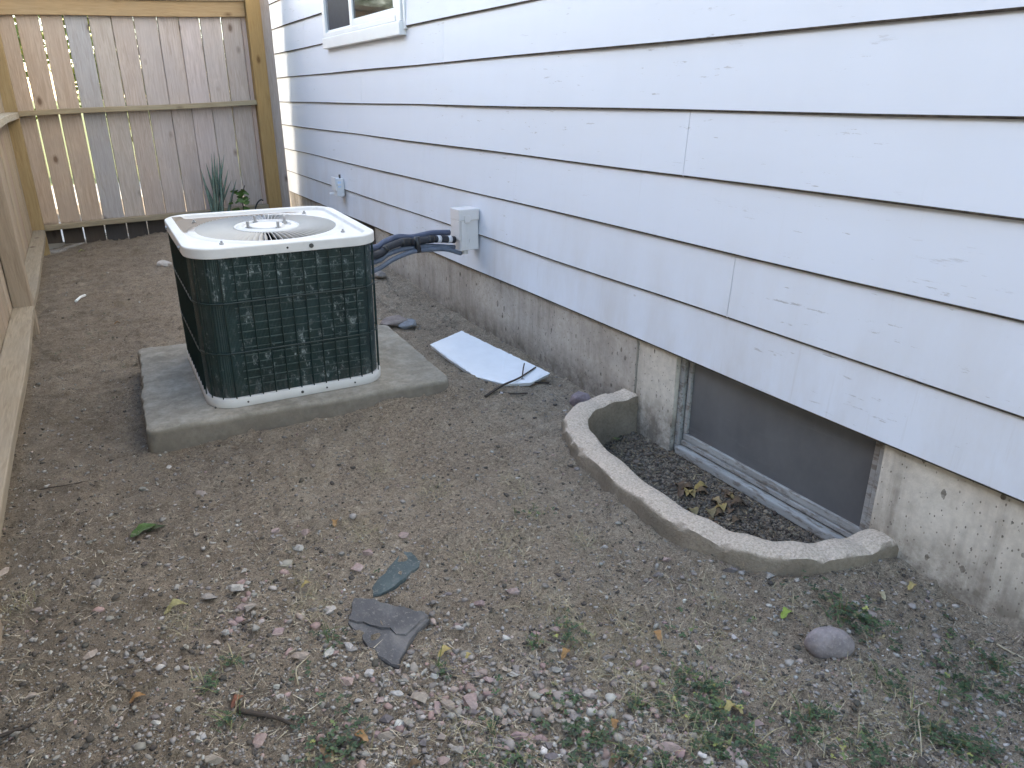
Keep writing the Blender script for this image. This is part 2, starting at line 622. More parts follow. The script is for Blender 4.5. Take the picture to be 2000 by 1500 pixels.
def m_ac_white():
    m = NT('ac_white_enamel')
    a = m.noise(9, 5, .6)
    c = m.ramp(a, [(.3, (.56, .55, .53)), (.7, (.63, .62, .60))])
    # brown leaf-dirt dried in the far corner of the recessed deck
    x, y = m.axis(0), m.axis(1)
    k = m.math('ADD', m.math('MULTIPLY', x, -.62), m.math('MULTIPLY', y, 1.0))
    k = m.math('ADD', k, m.math('MULTIPLY', m.math('SUBTRACT', m.noise(9, 6, .7), .5), .55))
    inr = m.math('MULTIPLY', m.math('LESS_THAN', m.math('MAXIMUM', m.math('ABSOLUTE', x), m.math('ABSOLUTE', y)), .318), m.math('GREATER_THAN', m.math('SQRT', m.math('ADD', m.math('MULTIPLY', x, x), m.math('MULTIPLY', y, y))), .262))
    k = m.math('MULTIPLY', m.mapr(k, .12, .26, 0, 1), inr)
    c = m.mix(m.math('MULTIPLY', k, .92), c, (.22, .185, .15))
    sp = m.ramp(m.noise(70, 5, .75), [(.62, .0), (.74, .5)])
    c = m.mix(sp, c, (.42, .39, .34))
    return m.done(c, m.mapr(k, 0, 1, .55, .95), m.bump(m.noise(240, 2), .04, .001), m.mapr(k, 0, 1, .30, .05))


def m_coil():
    m = NT('dark_green_coil')
    # vertical fin rows
    ang = m.math('MULTIPLY', m.math('ADD', m.axis(0), m.axis(1)), 1300.0)
    fin = m.math('SINE', ang)
    row = m.math('SINE', m.math('MULTIPLY', m.axis(2), 720.0))
    n = m.noise(10, 5, .65)
    c = m.ramp(n, [(.3, (.004, .013, .012)), (.7, (.009, .030, .027))])
    c = m.mix(m.mapr(row, -.2, 1, 0, .35), c, (.018, .040, .040))
    # pale fluff and lime caught in the fins: short upright smudges
    z1 = m.ramp(m.noise(7, 3, .5), [(.42, .0), (.58, 1.0)])
    s1 = m.ramp(m.noise(34, 5, .70, m.vec((1, 1, .55))), [(.525, .0), (.63, 1.0)])
    s2 = m.ramp(m.noise(130, 5, .75, m.vec((1, 1, .6))), [(.47, .0), (.62, 1.0)])
    s = m.math('MULTIPLY', m.math('MULTIPLY', s1, m.math('ADD', m.math('MULTIPLY', z1, .85), .15)), m.math('ADD', m.math('MULTIPLY', s2, .9), .1))
    c = m.mix(m.math('MULTIPLY', s, 1.0, True), c, (.42, .47, .46))
    hz = m.ramp(m.noise(4.5, 4, .6), [(.45, .0), (.7, .5)])
    c = m.mix(hz, c, (.022, .045, .048))
    low = m.math('MULTIPLY', m.mapr(m.axis(2), .13, .03, 0, 1), m.ramp(m.noise(60, 5, .7, m.vec((1, 1, .35))), [(.45, .0), (.7, .7)]))
    c = m.mix(m.math('MULTIPLY', low, .6), c, (.20, .16, .15))
    nb = m.bump(fin, .35, .002)
    return m.done(c, .48, nb, .5)


def m_window_glass(name, col, rough=.04, dust=.1):
    m = NT(name)
    n = m.noise(5, 5, .6)
    c = m.mix(m.math('MULTIPLY', m.ramp(n, [(.4, .0), (.8, 1.0)]), dust), col, (.35, .36, .37))
    return m.done(c, m.mapr(n, .3, .8, rough, rough + .05), None, .5)


def m_screen():
    m = NT('insect_screen')
    n = m.noise(2.6, 5, .6, m.vec((1, 1, .7)))
    w1 = m.math('SINE', m.math('MULTIPLY', m.axis(1), 2600.0))
    w2 = m.math('SINE', m.math('MULTIPLY', m.axis(2), 2600.0))
    w = m.math('MAXIMUM', w1, w2)
    c = m.ramp(n, [(.3, (.070, .071, .075)), (.72, (.150, .152, .158))])
    c = m.mix(m.mapr(w, .2, 1, 0, .3), c, (.17, .17, .175))
    sm = m.ramp(m.noise(7, 5, .7, m.vec((1, .35, 3))), [(.60, .0), (.78, .35)])
    c = m.mix(m.math('MULTIPLY', sm, .5), c, (.26, .27, .28))
    return m.done(c, .24, None, .8)


def m_peel(name='peeling_white_wood'):
    m = NT(name)
    n = m.noise(16, 6, .7, m.vec((1, .25, 1)))
    n2 = m.noise(60, 5, .7, m.vec((1, .25, .8)))
    c = m.ramp(n, [(.36, (.36, .365, .355)), (.62, (.27, .268, .258))])
    c = m.mix(m.ramp(n2, [(.50, .0), (.60, .85)]), c, (.17, .145, .125))
    c = m.mix(m.ramp(n, [(.62, .0), (.72, .7)]), c, (.16, .145, .13))
    return m.done(c, .8, m.bump(n2, .5, .003), .3)


def m_pipe(name, col, rough=.45):
    m = NT(name)
    n = m.noise(25, 4, .6)
    c = m.mix(m.ramp(n, [(.4, .0), (.75, .5)]), col, tuple(min(1, q * 1.8 + .03) for q in col))
    return m.done(c, rough, m.bump(n, .15, .003), .5)


M = dict(
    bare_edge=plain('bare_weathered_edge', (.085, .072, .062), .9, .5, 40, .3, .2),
    siding=m_siding(), trim=plain('white_vinyl', (.78, .79, .78), .38, .03, 8, .03),
    fnd=m_concrete('foundation_concrete', (.50, .455, .40), (.37, .33, .285), True, 'foundation'),
    fnd2=m_concrete('foundation_concrete_pale', (.66, .61, .53), (.55, .50, .43), True, 'foundation'),
    slab=m_concrete('slab_concrete', (.37, .335, .28), (.22, .198, .16), False, 'slab', 1.3, False),
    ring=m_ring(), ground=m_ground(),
    board=m_wood('fence_board_wood', (.55, .465, .405), foot_z=None, dark=.72),
    board_back=m_wood('fence_board_wood_dark_foot', (.55, .465, .405), foot_z=.205, dark=.72),
    rail_x=m_wood('rail_wood_across', (.40, .315, .20), axis='x', dark=.72), rail_y=m_wood('rail_wood_along', (.42, .36, .275), axis='y', dark=.66),
    post=m_wood('post_wood', (.42, .27, .115), dark=.74), post_grey=m_wood('post_wood_weathered', (.36, .29, .22), dark=.7),
    acw=m_ac_white(), coil=m_coil(), wire=plain('dark_green_wire', (.008, .022, .020), .4, .2, 20, .02),
    tube=plain('coil_tube_metal', (.050, .075, .072), .45, .5, 30, .2), black=plain('dark_void', (.010, .010, .011), .7, .2, 10, 0),
    metal=plain('zinc_bolt', (.40, .40, .40), .35, .2, 60, .1, .5, .7), dark_metal=plain('dark_screw', (.05, .05, .05), .4),
    box=plain('beige_enamel_box', (.66, .63, .61), .5, .05, 9, .05), box_white=plain('white_plastic_box', (.72, .73, .74), .4, .05, 9, .03),
    sticker=plain('pale_blue_sticker', (.55, .68, .86), .4, .12, 90, .0),
    pipe_black=m_pipe('black_foam_insulation', (.014, .015, .020), .6), pipe_blue=m_pipe('slate_blue_foam', (.055, .068, .11), .6),
    pipe_grey=m_pipe('grey_conduit', (.09, .11, .145), .4), tape=m_pipe('black_tape', (.008, .008, .009), .35), tape_w=plain('silver_label', (.6, .6, .62), .35),
    glass=m_window_glass('dark_window_glass', (.012, .013, .015)), glass2=plain('dark_window_screen', (.022, .025, .036), .6, .2, 30, .0, .15),
    screen=m_screen(), peel=m_peel(), stone=m_stone(), slate=m_slate('slate_dark', (.085, .083, .086)), slate_g=m_slate('slate_bluegreen', (.062, .085, .088)),
    panel=plain('white_panel', (.80, .82, .84), .5, .04, 14, .05), tint=m_tint('tinted_bits'), leaf=m_tint('leaf_bits', .6, .1, 60, .35),
    twig=plain('twig_bark', (.055, .042, .033), .9, .35, 60, .4), straw=plain('pale_straw', (.36, .31, .22), .8, .2, 60, .2),
    lawn=plain('lawn_grass', (.12, .14, .045), .9, .5, 40, .6, .2), paving=plain('pale_paving', (.40, .37, .33), .9, .1, 12, .2),
    shingle=plain('roof_shingles', (.06, .055, .05), .95, .3, 30, .5), nb_wall=plain('tan_stucco', (.48, .47, .45), .9, .06, 40, .2),
    brown=plain('brown_painted_wood', (.055, .040, .033), .7, .3, 30, .2), cable=plain('black_cable', (.012, .012, .012), .5))

# ------------------------------------------------------------------ ground sheet
def coords(lo, hi, step, far):
    c = list(np.arange(lo, hi + 1e-6, step))
    d, a, b = step, lo, hi
    L, H = [], []
    while a > -far:
        d *= 1.6
        a -= d
        L.append(a)
    d = step
    while b < far:
        d *= 1.6
        b += d
        H.append(b)
    return np.array(L[::-1] + c + H)


gx, gy = coords(-.75, 1.86, .0115, 900), coords(.25, 7.9, .0125, 900)
XX, YY = np.meshgrid(gx, gy)
ZZ = ground_h(XX, YY)
nx, ny = len(gx), len(gy)
idx = np.arange(nx * ny).reshape(ny, nx)
F = np.stack([idx[:-1, :-1], idx[:-1, 1:], idx[1:, 1:], idx[1:, :-1]], -1).reshape(-1, 4)
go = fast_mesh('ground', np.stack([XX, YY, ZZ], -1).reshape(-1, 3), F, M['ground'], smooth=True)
tag(go, 'bare grey brown dirt between the house and the fences', kind='structure')
lm = MB().add([(-60, 12.5, .015), (60, 12.5, .015), (60, 300, .015), (-60, 300, .015)], [(0, 1, 2, 3)])
tag(build('lawn', lm, M['lawn']), 'sunlit lawn beyond the plank fence', kind='structure')
pm = MB().box((-5, 7.50, -.10), (6, 12.6, .03))
tag(build('pavement', pm, M['paving']), 'pale sunlit paving beyond the plank fence', kind='structure')

# ------------------------------------------------------------------ the house
WX = 1.75                      # drip edges of the siding
FX = 1.775                     # foundation face
YN, YF = -2.4, 8.03            # near and far end of the wall
house = thing('house', 'white house with wide lap siding on a bare concrete foundation', 'house', (WX + .02, 3.0, 0))
CB = [.3285, .5245, .7345, .9515, 1.158, 1.368, 1.576]
while CB[-1] < 5.3: CB.append(CB[-1] + .208)
JOINT = {0: [], 1: [1.69, 5.2], 2: [4.2], 3: [1.955, 5.6], 4: [5.251], 5: [3.873, .6], 6: [1.485, 6.6], 7: [3.0]}
WIN_Y0, WIN_Y1, WIN_Z0, WIN_Z1 = 4.40, 5.965, 1.535, 2.62


def siding_piece(y0, y1, z0, z1, gapn=.0012):
    """one lap board: a wedge whose drip edge stands proud of the course below"""
    mb = MB()
    n = max(2, int((y1 - y0) / .35))
    rings = []
    for i in range(n + 1):
        y = y0 + gapn + (y1 - y0 - 2 * gapn) * i / n
        w = .0022 * math.sin(y * 2.1 + z0 * 9) + .0016 * math.sin(y * 5.3 + z0 * 31)
        dz = .0014 * math.sin(y * 3.1 + z0 * 17)
        top = z1 + .022
        rings.append([(WX + .0125 + w, y, z0 + dz), (WX + .0035 + w, y, z0 + dz - .001), (WX + w, y, z0 + dz + .0052), (WX + .0135 + w * .3, y, top), (WX + .0215, y, top)])
    mb.loft(rings, True, True, True)
    return mb


for ci in range(len(CB) - 1):
    z0, z1 = CB[ci], CB[ci + 1]
    cuts = sorted(JOINT.get(ci, [1.2 + 2.9 * ((ci * .37) % 1), 5.8]))
    edges = [YN] + cuts + [YF - .012]
    spans = list(zip(edges[:-1], edges[1:]))
    # the window interrupts the courses it stands in
    if z1 > WIN_Z0 + .05 and z0 < WIN_Z1 - .05 and z0 > WIN_Z0 - .15:
        out = []
        for a, b in spans:
            if b <= WIN_Y0 or a >= WIN_Y1: out.append((a, b)); continue
            if a < WIN_Y0 - .03: out.append((a, WIN_Y0 + .004))
            if b > WIN_Y1 + .03: out.append((WIN_Y1 - .004, b))
        spans = out
    for a, b in spans:
        o = build('siding_board', siding_piece(a, b, z0, z1), M['siding'], house)
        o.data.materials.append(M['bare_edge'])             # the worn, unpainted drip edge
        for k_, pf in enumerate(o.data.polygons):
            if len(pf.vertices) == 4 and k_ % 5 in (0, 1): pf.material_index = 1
    cap = MB().loft([[(WX - .003, YF - .032, z), (WX - .003, YF + .004, z), (WX + .05, YF + .004, z), (WX + .05, YF - .002, z), (WX + .004 + .009 * t, YF - .002, z), (WX + .004 + .009 * t, YF - .032, z)]
                     for t, z in ((0, z0 - .002), (1, z1))], True, True, True)
    build('corner_cap', cap, M['trim'], house)
# sheathing behind, other walls, roof
build('wall', MB().box((WX + .022, YN, .346), (WX + .16, YF - .004, 5.45)), M['siding'], house)
build('wall', MB().box((WX + .16, YN + .002, .346), (9.2, YN + .15, 5.45)), M['siding'], house)
build('wall', MB().box((WX + .16, YF - .16, .346), (9.2, YF - .006, 5.45)), M['siding'], house)
build('wall', MB().box((9.05, YN + .15, .346), (9.198, YF - .16, 5.45)), M['siding'], house)
rf = MB()
rf.add([(WX - .06, YN - .3, 5.455), (WX - .06, YF + .3, 5.455), (5.5, YF + .3, 7.4), (5.5, YN - .3, 7.4), (9.3, YN - .3, 5.455), (9.3, YF + .3, 5.455),
        (WX - .06, YN - .3, 5.60), (WX - .06, YF + .3, 5.60), (5.5, YF + .3, 7.55), (5.5, YN - .3, 7.55), (9.3, YN - .3, 5.60), (9.3, YF + .3, 5.60)],
       [(0, 1, 2, 3), (3, 2, 5, 4), (6, 9, 8, 7), (9, 10, 11, 8), (0, 6, 7, 1), (4, 5, 11, 10), (0, 3, 4, 10, 9, 6), (1, 7, 8, 11, 5, 2)])
build('roof', rf, M['shingle'], house)

# foundation: far rough pour, near paler pour, with the basement window opening between
BW_Y0, BW_Y1, BW_Z0 = 1.085, 1.935, -.075
FTOP = .352
SEAM = 2.158


def fgrid(y0, y1, z0, z1, x, amp, st=.02):
    mb = MB()
    ys = np.linspace(y0, y1, max(2, int((y1 - y0) / st)))
    zs = np.linspace(z0, z1, max(2, int((z1 - z0) / st)))
    Y, Z = np.meshgrid(ys, zs)
    X = x + amp * (vnoise(Y, Z, .16, 21) + .6 * vnoise(Y, Z, .05, 22))
    v = np.stack([X, Y, Z], -1).reshape(-1, 3)
    n = len(ys)
    f = [(r * n + c, r * n + c + 1, (r + 1) * n + c + 1, (r + 1) * n + c) for r in range(len(zs) - 1) for c in range(n - 1)]
    mb.add(v, f)
    # thickness
    k = len(v)
    mb.add([(x + .2, y0, z0), (x + .2, y1, z0), (x + .2, y1, z1), (x + .2, y0, z1)], [(0, 1, 2, 3)])
    br = [r * n + n - 1 for r in range(len(zs))]
    bl = [r * n for r in range(len(zs))]
    for r in range(len(zs) - 1):
        mb.add([v[br[r]], v[br[r + 1]], (x + .2, y1, zs[r + 1]), (x + .2, y1, zs[r])], [(0, 1, 2, 3)])
        mb.add([v[bl[r]], v[bl[r + 1]], (x + .2, y0, zs[r + 1]), (x + .2, y0, zs[r])], [(0, 1, 2, 3)])
    return mb


FB = (5.20, 6.02)              # a second basement window behind the air conditioner
build('foundation', fgrid(SEAM, FB[0], -.35, FTOP, FX - .006, .008), M['fnd'], house, auto=40)
build('foundation', fgrid(FB[0], FB[1], -.35, .10, FX - .006, .008), M['fnd'], house, auto=40)
build('foundation', fgrid(FB[1], YF, -.35, FTOP, FX - .006, .008), M['fnd'], house, auto=40)
build('foundation', fgrid(BW_Y1, SEAM - .004, -.35, FTOP, FX + .002, .005), M['fnd2'], house, auto=40)
build('foundation', fgrid(BW_Y0, BW_Y1, -.35, BW_Z0, FX + .004, .005), M['fnd2'], house, auto=40)
build('foundation', fgrid(YN, BW_Y0, -.35, FTOP, FX + .002, .006), M['fnd2'], house, auto=40)


def basement_window(y0, y1, z0, z1, mat_f, mat_s, x=1.80):
    bw = build('window', MB().box((x + .05, y0 - .02, z0 - .02), (x + .09, y1 + .02, z1 + .03)), M['black'], house)
    w = .026
    for nm, a, b, dx in (('frame', (y0 + .003, z0 + .003), (y0 + w, z1), 0), ('frame', (y1 - w, z0 + .003), (y1 - .003, z1), 0), ('frame', (y0 + w + .001, z1 - .035), (y1 - w - .001, z1), .002)):
        build(nm, MB().box((x + dx - .004, a[0], a[1]), (x + .048, b[0], b[1])), mat_f, bw, bevel=.003)
    build('sill', MB().box((x - .020, y0 + w + .001, z0 + .003), (x + .048, y1 - w - .001, z0 + .034)), mat_f, bw, bevel=.004)
    # screen frame inside
    a0, a1, b0 = y0 + w + .007, y1 - w - .007, z0 + .041
    build('sash_rail', MB().box((x + .004, a0, b0), (x + .03, a1, b0 + .016)), mat_f, bw, bevel=.002)
    build('sash_rail', MB().box((x + .010, a0, b0 + .019), (x + .032, a1, b0 + .044)), mat_f, bw, bevel=.002)
    build('sash_stile', MB().box((x + .010, a0, b0 + .046), (x + .032, a0 + .018, z1 - .037)), mat_f, bw, bevel=.002)
    build('sash_stile', MB().box((x + .010, a1 - .018, b0 + .046), (x + .032, a1, z1 - .037)), mat_f, bw, bevel=.002)
    build('screen', MB().box((x + .020, a0 + .016, b0 + .042), (x + .024, a1 - .016, z1 - .036)), mat_s, bw)
    return bw


basement_window(BW_Y0, BW_Y1, BW_Z0 + .002, FTOP, M['peel'], M['screen'])
basement_window(FB[0], FB[1], .102, FTOP, M['brown'], M['brown'])

# upper sliding window
wy0, wy1, wz0, wz1 = WIN_Y0, WIN_Y1, WIN_Z0, WIN_Z1
uw = build('window', MB().box((WX + .012, wy0 + .02, wz0 + .02), (WX + .020, wy1 - .02, wz1 - .02)), M['black'], house)
fx = WX - .018


def bar(name, y0, y1, z0, z1, x0, x1, mat='trim', bev=.003):
    return build(name, MB().box((x0, y0, z0), (x1, y1, z1)), M[mat], uw, bevel=bev)


bar('frame', wy1 - .062, wy1, wz0 + .075, wz1, fx, WX + .018)
bar('frame', wy0, wy0 + .075, wz0 + .075, wz1, fx, WX + .018)
bar('frame', wy0 + .0755, wy1 - .0625, wz1 - .07, wz1, fx, WX + .018)
bar('sill', wy0 - .004, wy1 + .004, wz0, wz0 + .073, fx - .012, WX + .018, bev=.005)
bar('frame', wy0 + .0755, wy1 - .0625, wz0 + .0755, wz0 + .105, fx - .004, WX + .012)
bar('casing', wy0 - .035, wy0 - .0045, wz0 + .03, wz1, WX - .006, WX + .016)
mid = 5.27
# near sash (glass) proud of far sash (screen)
bar('sash_rail', wy0 + .077, mid, wz0 + .107, wz0 + .150, fx + .004, WX + .010)
bar('sash_stile', mid - .002, mid + .062, wz0 + .107, wz1 - .072, fx + .002, WX + .010)
bar('sash_stile', wy0 + .077, wy0 + .12, wz0 + .152, wz1 - .072, fx + .004, WX + .010)
build('pane', MB().box((WX - .004, wy0 + .118, wz0 + .148), (WX + .002, mid, wz1 - .072)), M['glass'], uw)
bar('sash_rail', mid + .064, wy1 - .064, wz0 + .107, wz0 + .122, fx + .016, WX + .010)
bar('sash_stile', wy1 - .100, wy1 - .064, wz0 + .124, wz1 - .072, fx + .018, WX + .010, 'pipe_grey')
build('pane', MB().box((WX + .002, mid + .062, wz0 + .120), (WX + .006, wy1 - .102, wz1 - .072)), M['glass2'], uw)

# ------------------------------------------------------------------ window well
ring = []
for i in range(len(WO)):
    p, q = WO[i], WI[i]
    t = i / (len(WO) - 1)
    zt = .088 - .030 * t + .004 * math.sin(i * .7)
    j = lambda s: (vnoise(p[0] * 3, p[1] * 3, .11, s)) * .0045 + R.uniform(-.0016, .0016) - (.008 if s in (33, 35, 36) and R.random() < .05 else 0)
    if i in (0, len(WO) - 1): e = 0
    ring.append([(p[0] + j(31), p[1] + j(32), -.12), (p[0] + j(33), p[1] + j(34), zt - .02), (p[0] * .94 + q[0] * .06, p[1] * .94 + q[1] * .06, zt - .006 + j(35)),
                 (p[0] * .84 + q[0] * .16, p[1] * .84 + q[1] * .16, zt + j(36)), (p[0] * .5 + q[0] * .5, p[1] * .5 + q[1] * .5, zt + .003 + j(37)),
                 (p[0] * .16 + q[0] * .84, p[1] * .16 + q[1] * .84, zt + j(38)), (p[0] * .05 + q[0] * .95, p[1] * .05 + q[1] * .95, zt - .007), (q[0], q[1], zt - .03), (q[0], q[1], -.22), (p[0], p[1], -.22)])
wwm = MB().loft(ring, True, True, True)
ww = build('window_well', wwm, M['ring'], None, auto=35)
tag(ww, 'curved rough concrete window well kerb set around the basement window', 'window well')

# ------------------------------------------------------------------ plank fences
def plank(y0, y1, z0, z1, x0, x1, axis='x', taper=0):
    """a sawn plank with a slightly wavy edge; wide along `axis` (x or y), upright"""
    mb = MB()
    n = 7
    rings = []
    s1, s2 = R.random() * 9, R.random() * 9
    for i in range(n + 1):
        t = i / n
        z = z0 + (z1 - z0) * t
        e0, e1 = .0018 * math.sin(s1 + t * 5), .0018 * math.sin(s2 + t * 4) + taper * t
        bow = .003 * math.sin(s1 * 2 + t * 3)
        if axis == 'x':
            a, b, c, d = x0 + e0, x1 + e1, y0 + bow, y1 + bow
            rings.append([(a + .005, c, z), (b - .005, c, z), (b, c + .012, z), (b, d, z), (a, d, z), (a, c + .012, z)])
        else:
            a, b, c, d = y0 + e0, y1 + e1, x0 + bow, x1 + bow
            rings.append([(c, a, z), (c, b, z), (d - .003, b, z), (d, b - .003, z), (d, a + .003, z), (d - .003, a, z)])
    mb.loft(rings, True, True, True)
    return mb


FY = 7.36
bf = thing('plank_fence', 'wooden plank fence closing the yard behind the air conditioner', 'fence', (.5, FY, 0))
XB = [-.425, -.258, -.095, .069, .241, .406, .572, .746, .912, 1.082, 1.255, 1.421]
GAP = [.0062, .0050, .0050, .0036, .0022, .0009, .0010, .0008, .0009, .0014, .0010, .0006]
TINT = [(.92, .84, .74), (.94, .86, .76), (.96, .89, .80), (.84, .94, 1.06), (.95, .97, .98), (1.0, .98, .98), (1.02, 1.03, 1.07), (1.03, 1.03, 1.07), (1.12, 1.12, 1.2), (1.04, 1.04, 1.08), (.98, .98, 1.0), (1.05, .98, 1.0)]
for i in range(len(XB)):
    a = XB[i] + (GAP[i - 1] if i else 0)
    b = (XB[i + 1] if i + 1 < len(XB) else 1.50) - GAP[i]
    zb = .045 - .012 * min(i, 3) if i < 2 else .0
    o = build('board', plank(FY, FY + .019, zb, 1.90, a, b, 'x', 0), M['board_back'], bf)
    t = TINT[i]
    kk = .95 + .1 * R.random()
    o.color = (*[c * kk for c in t], 1)


def rail_x(name, z_l, z_r, h, dep, x0=-.37, x1=1.455, mat='rail_x', y1=FY - .002):
    mb = MB()
    rings = []
    for i in range(9):
        t = i / 8
        x = x0 + (x1 - x0) * t
        z = z_l + (z_r - z_l) * t + .003 * math.sin(t * 7)
        y0 = y1 - dep + .002 * math.sin(t * 5)
        rings.append([(x, y0, z - h), (x, y1, z - h), (x, y1, z), (x, y0, z)])
    return build(name, mb.loft(rings, True, True, True), M[mat], bf, bevel=.003)


rail_x('rail', 1.90, 1.965, .118, .038).color = (1.05, .92, .80, 1)
rail_x('cap_rail', 1.944, 2.009, .042, .089, y1=FY + .03).color = (1, 1, 1, 1)
rail_x('rail', 1.098, 1.176, .040, .080).color = (1.0, 1.05, 1.10, 1)
rail_x('rail', .203, .262, .040, .085).color = (.88, .95, 1.05, 1)
build('post', MB().box((1.458, FY - .095, -.25), (1.578, FY + .02, 2.30)), M['post'], bf, bevel=.004)
build('board', plank(FY - .03, FY - .005, .02, 2.2, 1.584, 1.672), M['board_back'], bf).color = (.88, .88, .90, 1)
build('post', MB().box((-.462, FY - .10, -.25), (-.372, FY - .012, 2.02)), M['post'], bf, bevel=.004).color = (.92, 1.05, 1.3, 1)

LX = -.455                      # inner face of the side fence boards
sf = thing('side_fence', 'long weathered plank fence running parallel to the house wall', 'fence', (LX, 3.0, 0))
y = -1.6
while y < 7.24:
    w = .158 + .008 * R.random()
    o = build('board', plank(y + .003, y + w, .05, 1.91, LX - .021, LX - .002, 'y'), M['board'], sf)
    k = .62 + .2 * R.random()
    o.color = (k, k * (.92 + .06 * R.random()), k * (.80 + .12 * R.random()), 1)
    y += w + .004


def rail_y(y0, y1, z0, z1, h, wid, edge=0.0, name='rail'):
    rings = []
    n = 14
    for i in range(n + 1):
        t = i / n
        yy = y0 + (y1 - y0) * t
        z = z0 + (z1 - z0) * t + .004 * math.sin(t * 6 + y0)
        xi = LX + wid + edge * math.sin(t * math.pi) + .0025 * math.sin(yy * 4)
        rings.append([(LX, yy, z - h), (xi, yy, z - h), (xi, yy, z), (LX, yy, z)])
    o = build(name, MB().loft(rings, True, True, True), M['rail_y'], sf, bevel=.004)
    return o


PY = 4.60
rail_y(4.665, 7.255, .160, .182, .040, .086, .010).color = (.76, .77, .78, 1)
rail_y(1.9, PY - .045, .178, .166, .040, .098, .006).color = (.82, .82, .82, 1)
rail_y(-1.5, 1.89, .178, .178, .040, .09)
rail_y(4.67, 7.255, 1.08, 1.095, .045, .088).color = (.95, 1.0, 1.05, 1)
rail_y(1.9, PY - .05, 1.09, 1.08, .045, .088)
rail_y(-1.5, 1.89, 1.09, 1.09, .045, .088)
rail_y(-1.5, 7.25, 1.90, 1.915, .09, .04)
for yy in (1.80, PY, ):
    o = build('post', MB().box((LX + .001, yy - .044, -.25), (LX + .090, yy + .06, 2.0)), M['post_grey'], sf, bevel=.004)

# ------------------------------------------------------------------ concrete slab
ST = .103


def slab_ring(k, z, rough=.0):
    c = np.mean(SLAB, axis=0)
    out = []
    for a in range(4):
        p, q = np.array(SLAB[a]), np.array(SLAB[(a + 1) % 4])
        nn = 36
        for i in range(nn):
            u = i / nn
            w = p * (1 - u) + q * u
            d = c - w
            # rounded corners
            e = min(u, 1 - u)
            w = w + d / np.linalg.norm(d) * (k + .014 * max(0, 1 - e / .03) ** 2)
            r = rough * (vnoise(w[0], w[1], .035, 41) + .6 * vnoise(w[0], w[1], .012, 42))
            w = w + d / np.linalg.norm(d) * r
            out.append((w[0], w[1], z + r * .6 + (.035 * (w[1] - 2.70) if z > .05 else 0)))
    return out


sm = MB().loft([slab_ring(-.012, -.08), slab_ring(-.010, .03, .006), slab_ring(-.004, ST - .010, .016), slab_ring(.001, ST - .003, .016), slab_ring(.016, ST, .003), slab_ring(.10, ST + .0005)], True, True, True)
sb = build('concrete_pad', sm, M['slab'], None, auto=40)
tag(sb, 'worn grey concrete pad under the air conditioner', 'pad')

# ------------------------------------------------------------------ air conditioner
ACX, ACY = .600, 3.105
HW, HD = .343, .360
TILT = .035


def rsq(inset, z, rad=.105, n=12, hw=HW, hd=HD):
    out = []
    r = max(.012, rad - inset)
    for q, (sx, sy) in enumerate(((1, -1), (1, 1), (-1, 1), (-1, -1))):
        cx, cy = sx * (hw - inset - r), sy * (hd - inset - r)
        a0 = -math.pi / 2 + q * math.pi / 2
        for i in range(n + 1):
            a = a0 + (math.pi / 2) * i / n
            out.append((ACX + cx + r * math.cos(a), ACY + cy + r * math.sin(a), z))
    # straight sides get intermediate points
    res = []
    for i in range(len(out)):
        p, q = np.array(out[i]), np.array(out[(i + 1) % len(out)])
        res.append(tuple(p))
        if np.linalg.norm(q - p) > .08:
            for k in range(1, 14): res.append(tuple(p + (q - p) * k / 14))
    return res


def circ(ref, r, z):
    return [(ACX + r * math.cos(a), ACY + r * math.sin(a), z) for a in (math.atan2(p[1] - ACY, p[0] - ACX) for p in ref)]


ac = thing('air_conditioner', 'dark green air conditioning condenser with white top on a concrete pad', 'air conditioner', (ACX, ACY, ST))
ZB = ST + .001
ZR = .711                       # top of the rim
ZD = .698                       # recessed deck
build('coil', MB().loft([rsq(.010, ZB + .01), rsq(.010, ZR - .02)]), M['coil'], ac, smooth=True)
build('base_pan', MB().loft([rsq(.012, ZB), rsq(-.002, ZB), rsq(-.004, ZB + .004), rsq(-.004, ZB + .033), rsq(-.001, ZB + .037), rsq(.011, ZB + .037)], True, True), M['acw'], ac, auto=50)
tp = MB()
ref = rsq(.06, ZD)
tp.loft([rsq(.004, ZR - .037), rsq(-.007, ZR - .037), rsq(-.008, ZR - .035), rsq(-.008, ZR - .005), rsq(-.006, ZR - .0015), rsq(-.002, ZR), rsq(.026, ZR - .0005), rsq(.029, ZR - .002), rsq(.034, ZD + .002), rsq(.038, ZD),
         circ(ref, .300, ZD), circ(ref, .290, ZD + .0045), circ(ref, .272, ZD + .005), circ(ref, .268, ZD + .003), circ(ref, .266, ZD - .02)])
top = build('top_pan', tp, M['acw'], ac, auto=24)
build('fan_shroud', MB().loft([circ(ref, .266, ZD - .019), circ(ref, .266, ZD - .20)], True, False, True), M['black'], ac, smooth=False)
# swirl grille: tilted radial vanes, each its own piece sharing one mesh
gr = build('fan_grille', MB().loft([circ(ref, .118, ZD + .006), circ(ref, .122, ZD + .011), circ(ref, .128, ZD + .006), circ(ref, .122, ZD + .001), circ(ref, .118, ZD + .006)]), M['acw'], ac, smooth=True)
NV = 80
vm = bpy.data.meshes.new('vane')
vv, vf = [], []
for i in range(7):
    t = i / 6
    r = .123 + (.270 - .123) * t
    sw = .012 * t * t                   # sweep
    dzz = .006 * math.sin(t * math.pi)
    wdt = .0085 + .0055 * t
    for (o, h) in ((-.0042, .006), (.0042, -.016), (.0056, -.0155), (-.0028, .0065)):
        vv.append((r * math.cos(sw) , r * math.sin(sw) + o, h + dzz))
for i in range(6):
    for k in range(4):
        vf.append((i * 4 + k, i * 4 + (k + 1) % 4, (i + 1) * 4 + (k + 1) % 4, (i + 1) * 4 + k))
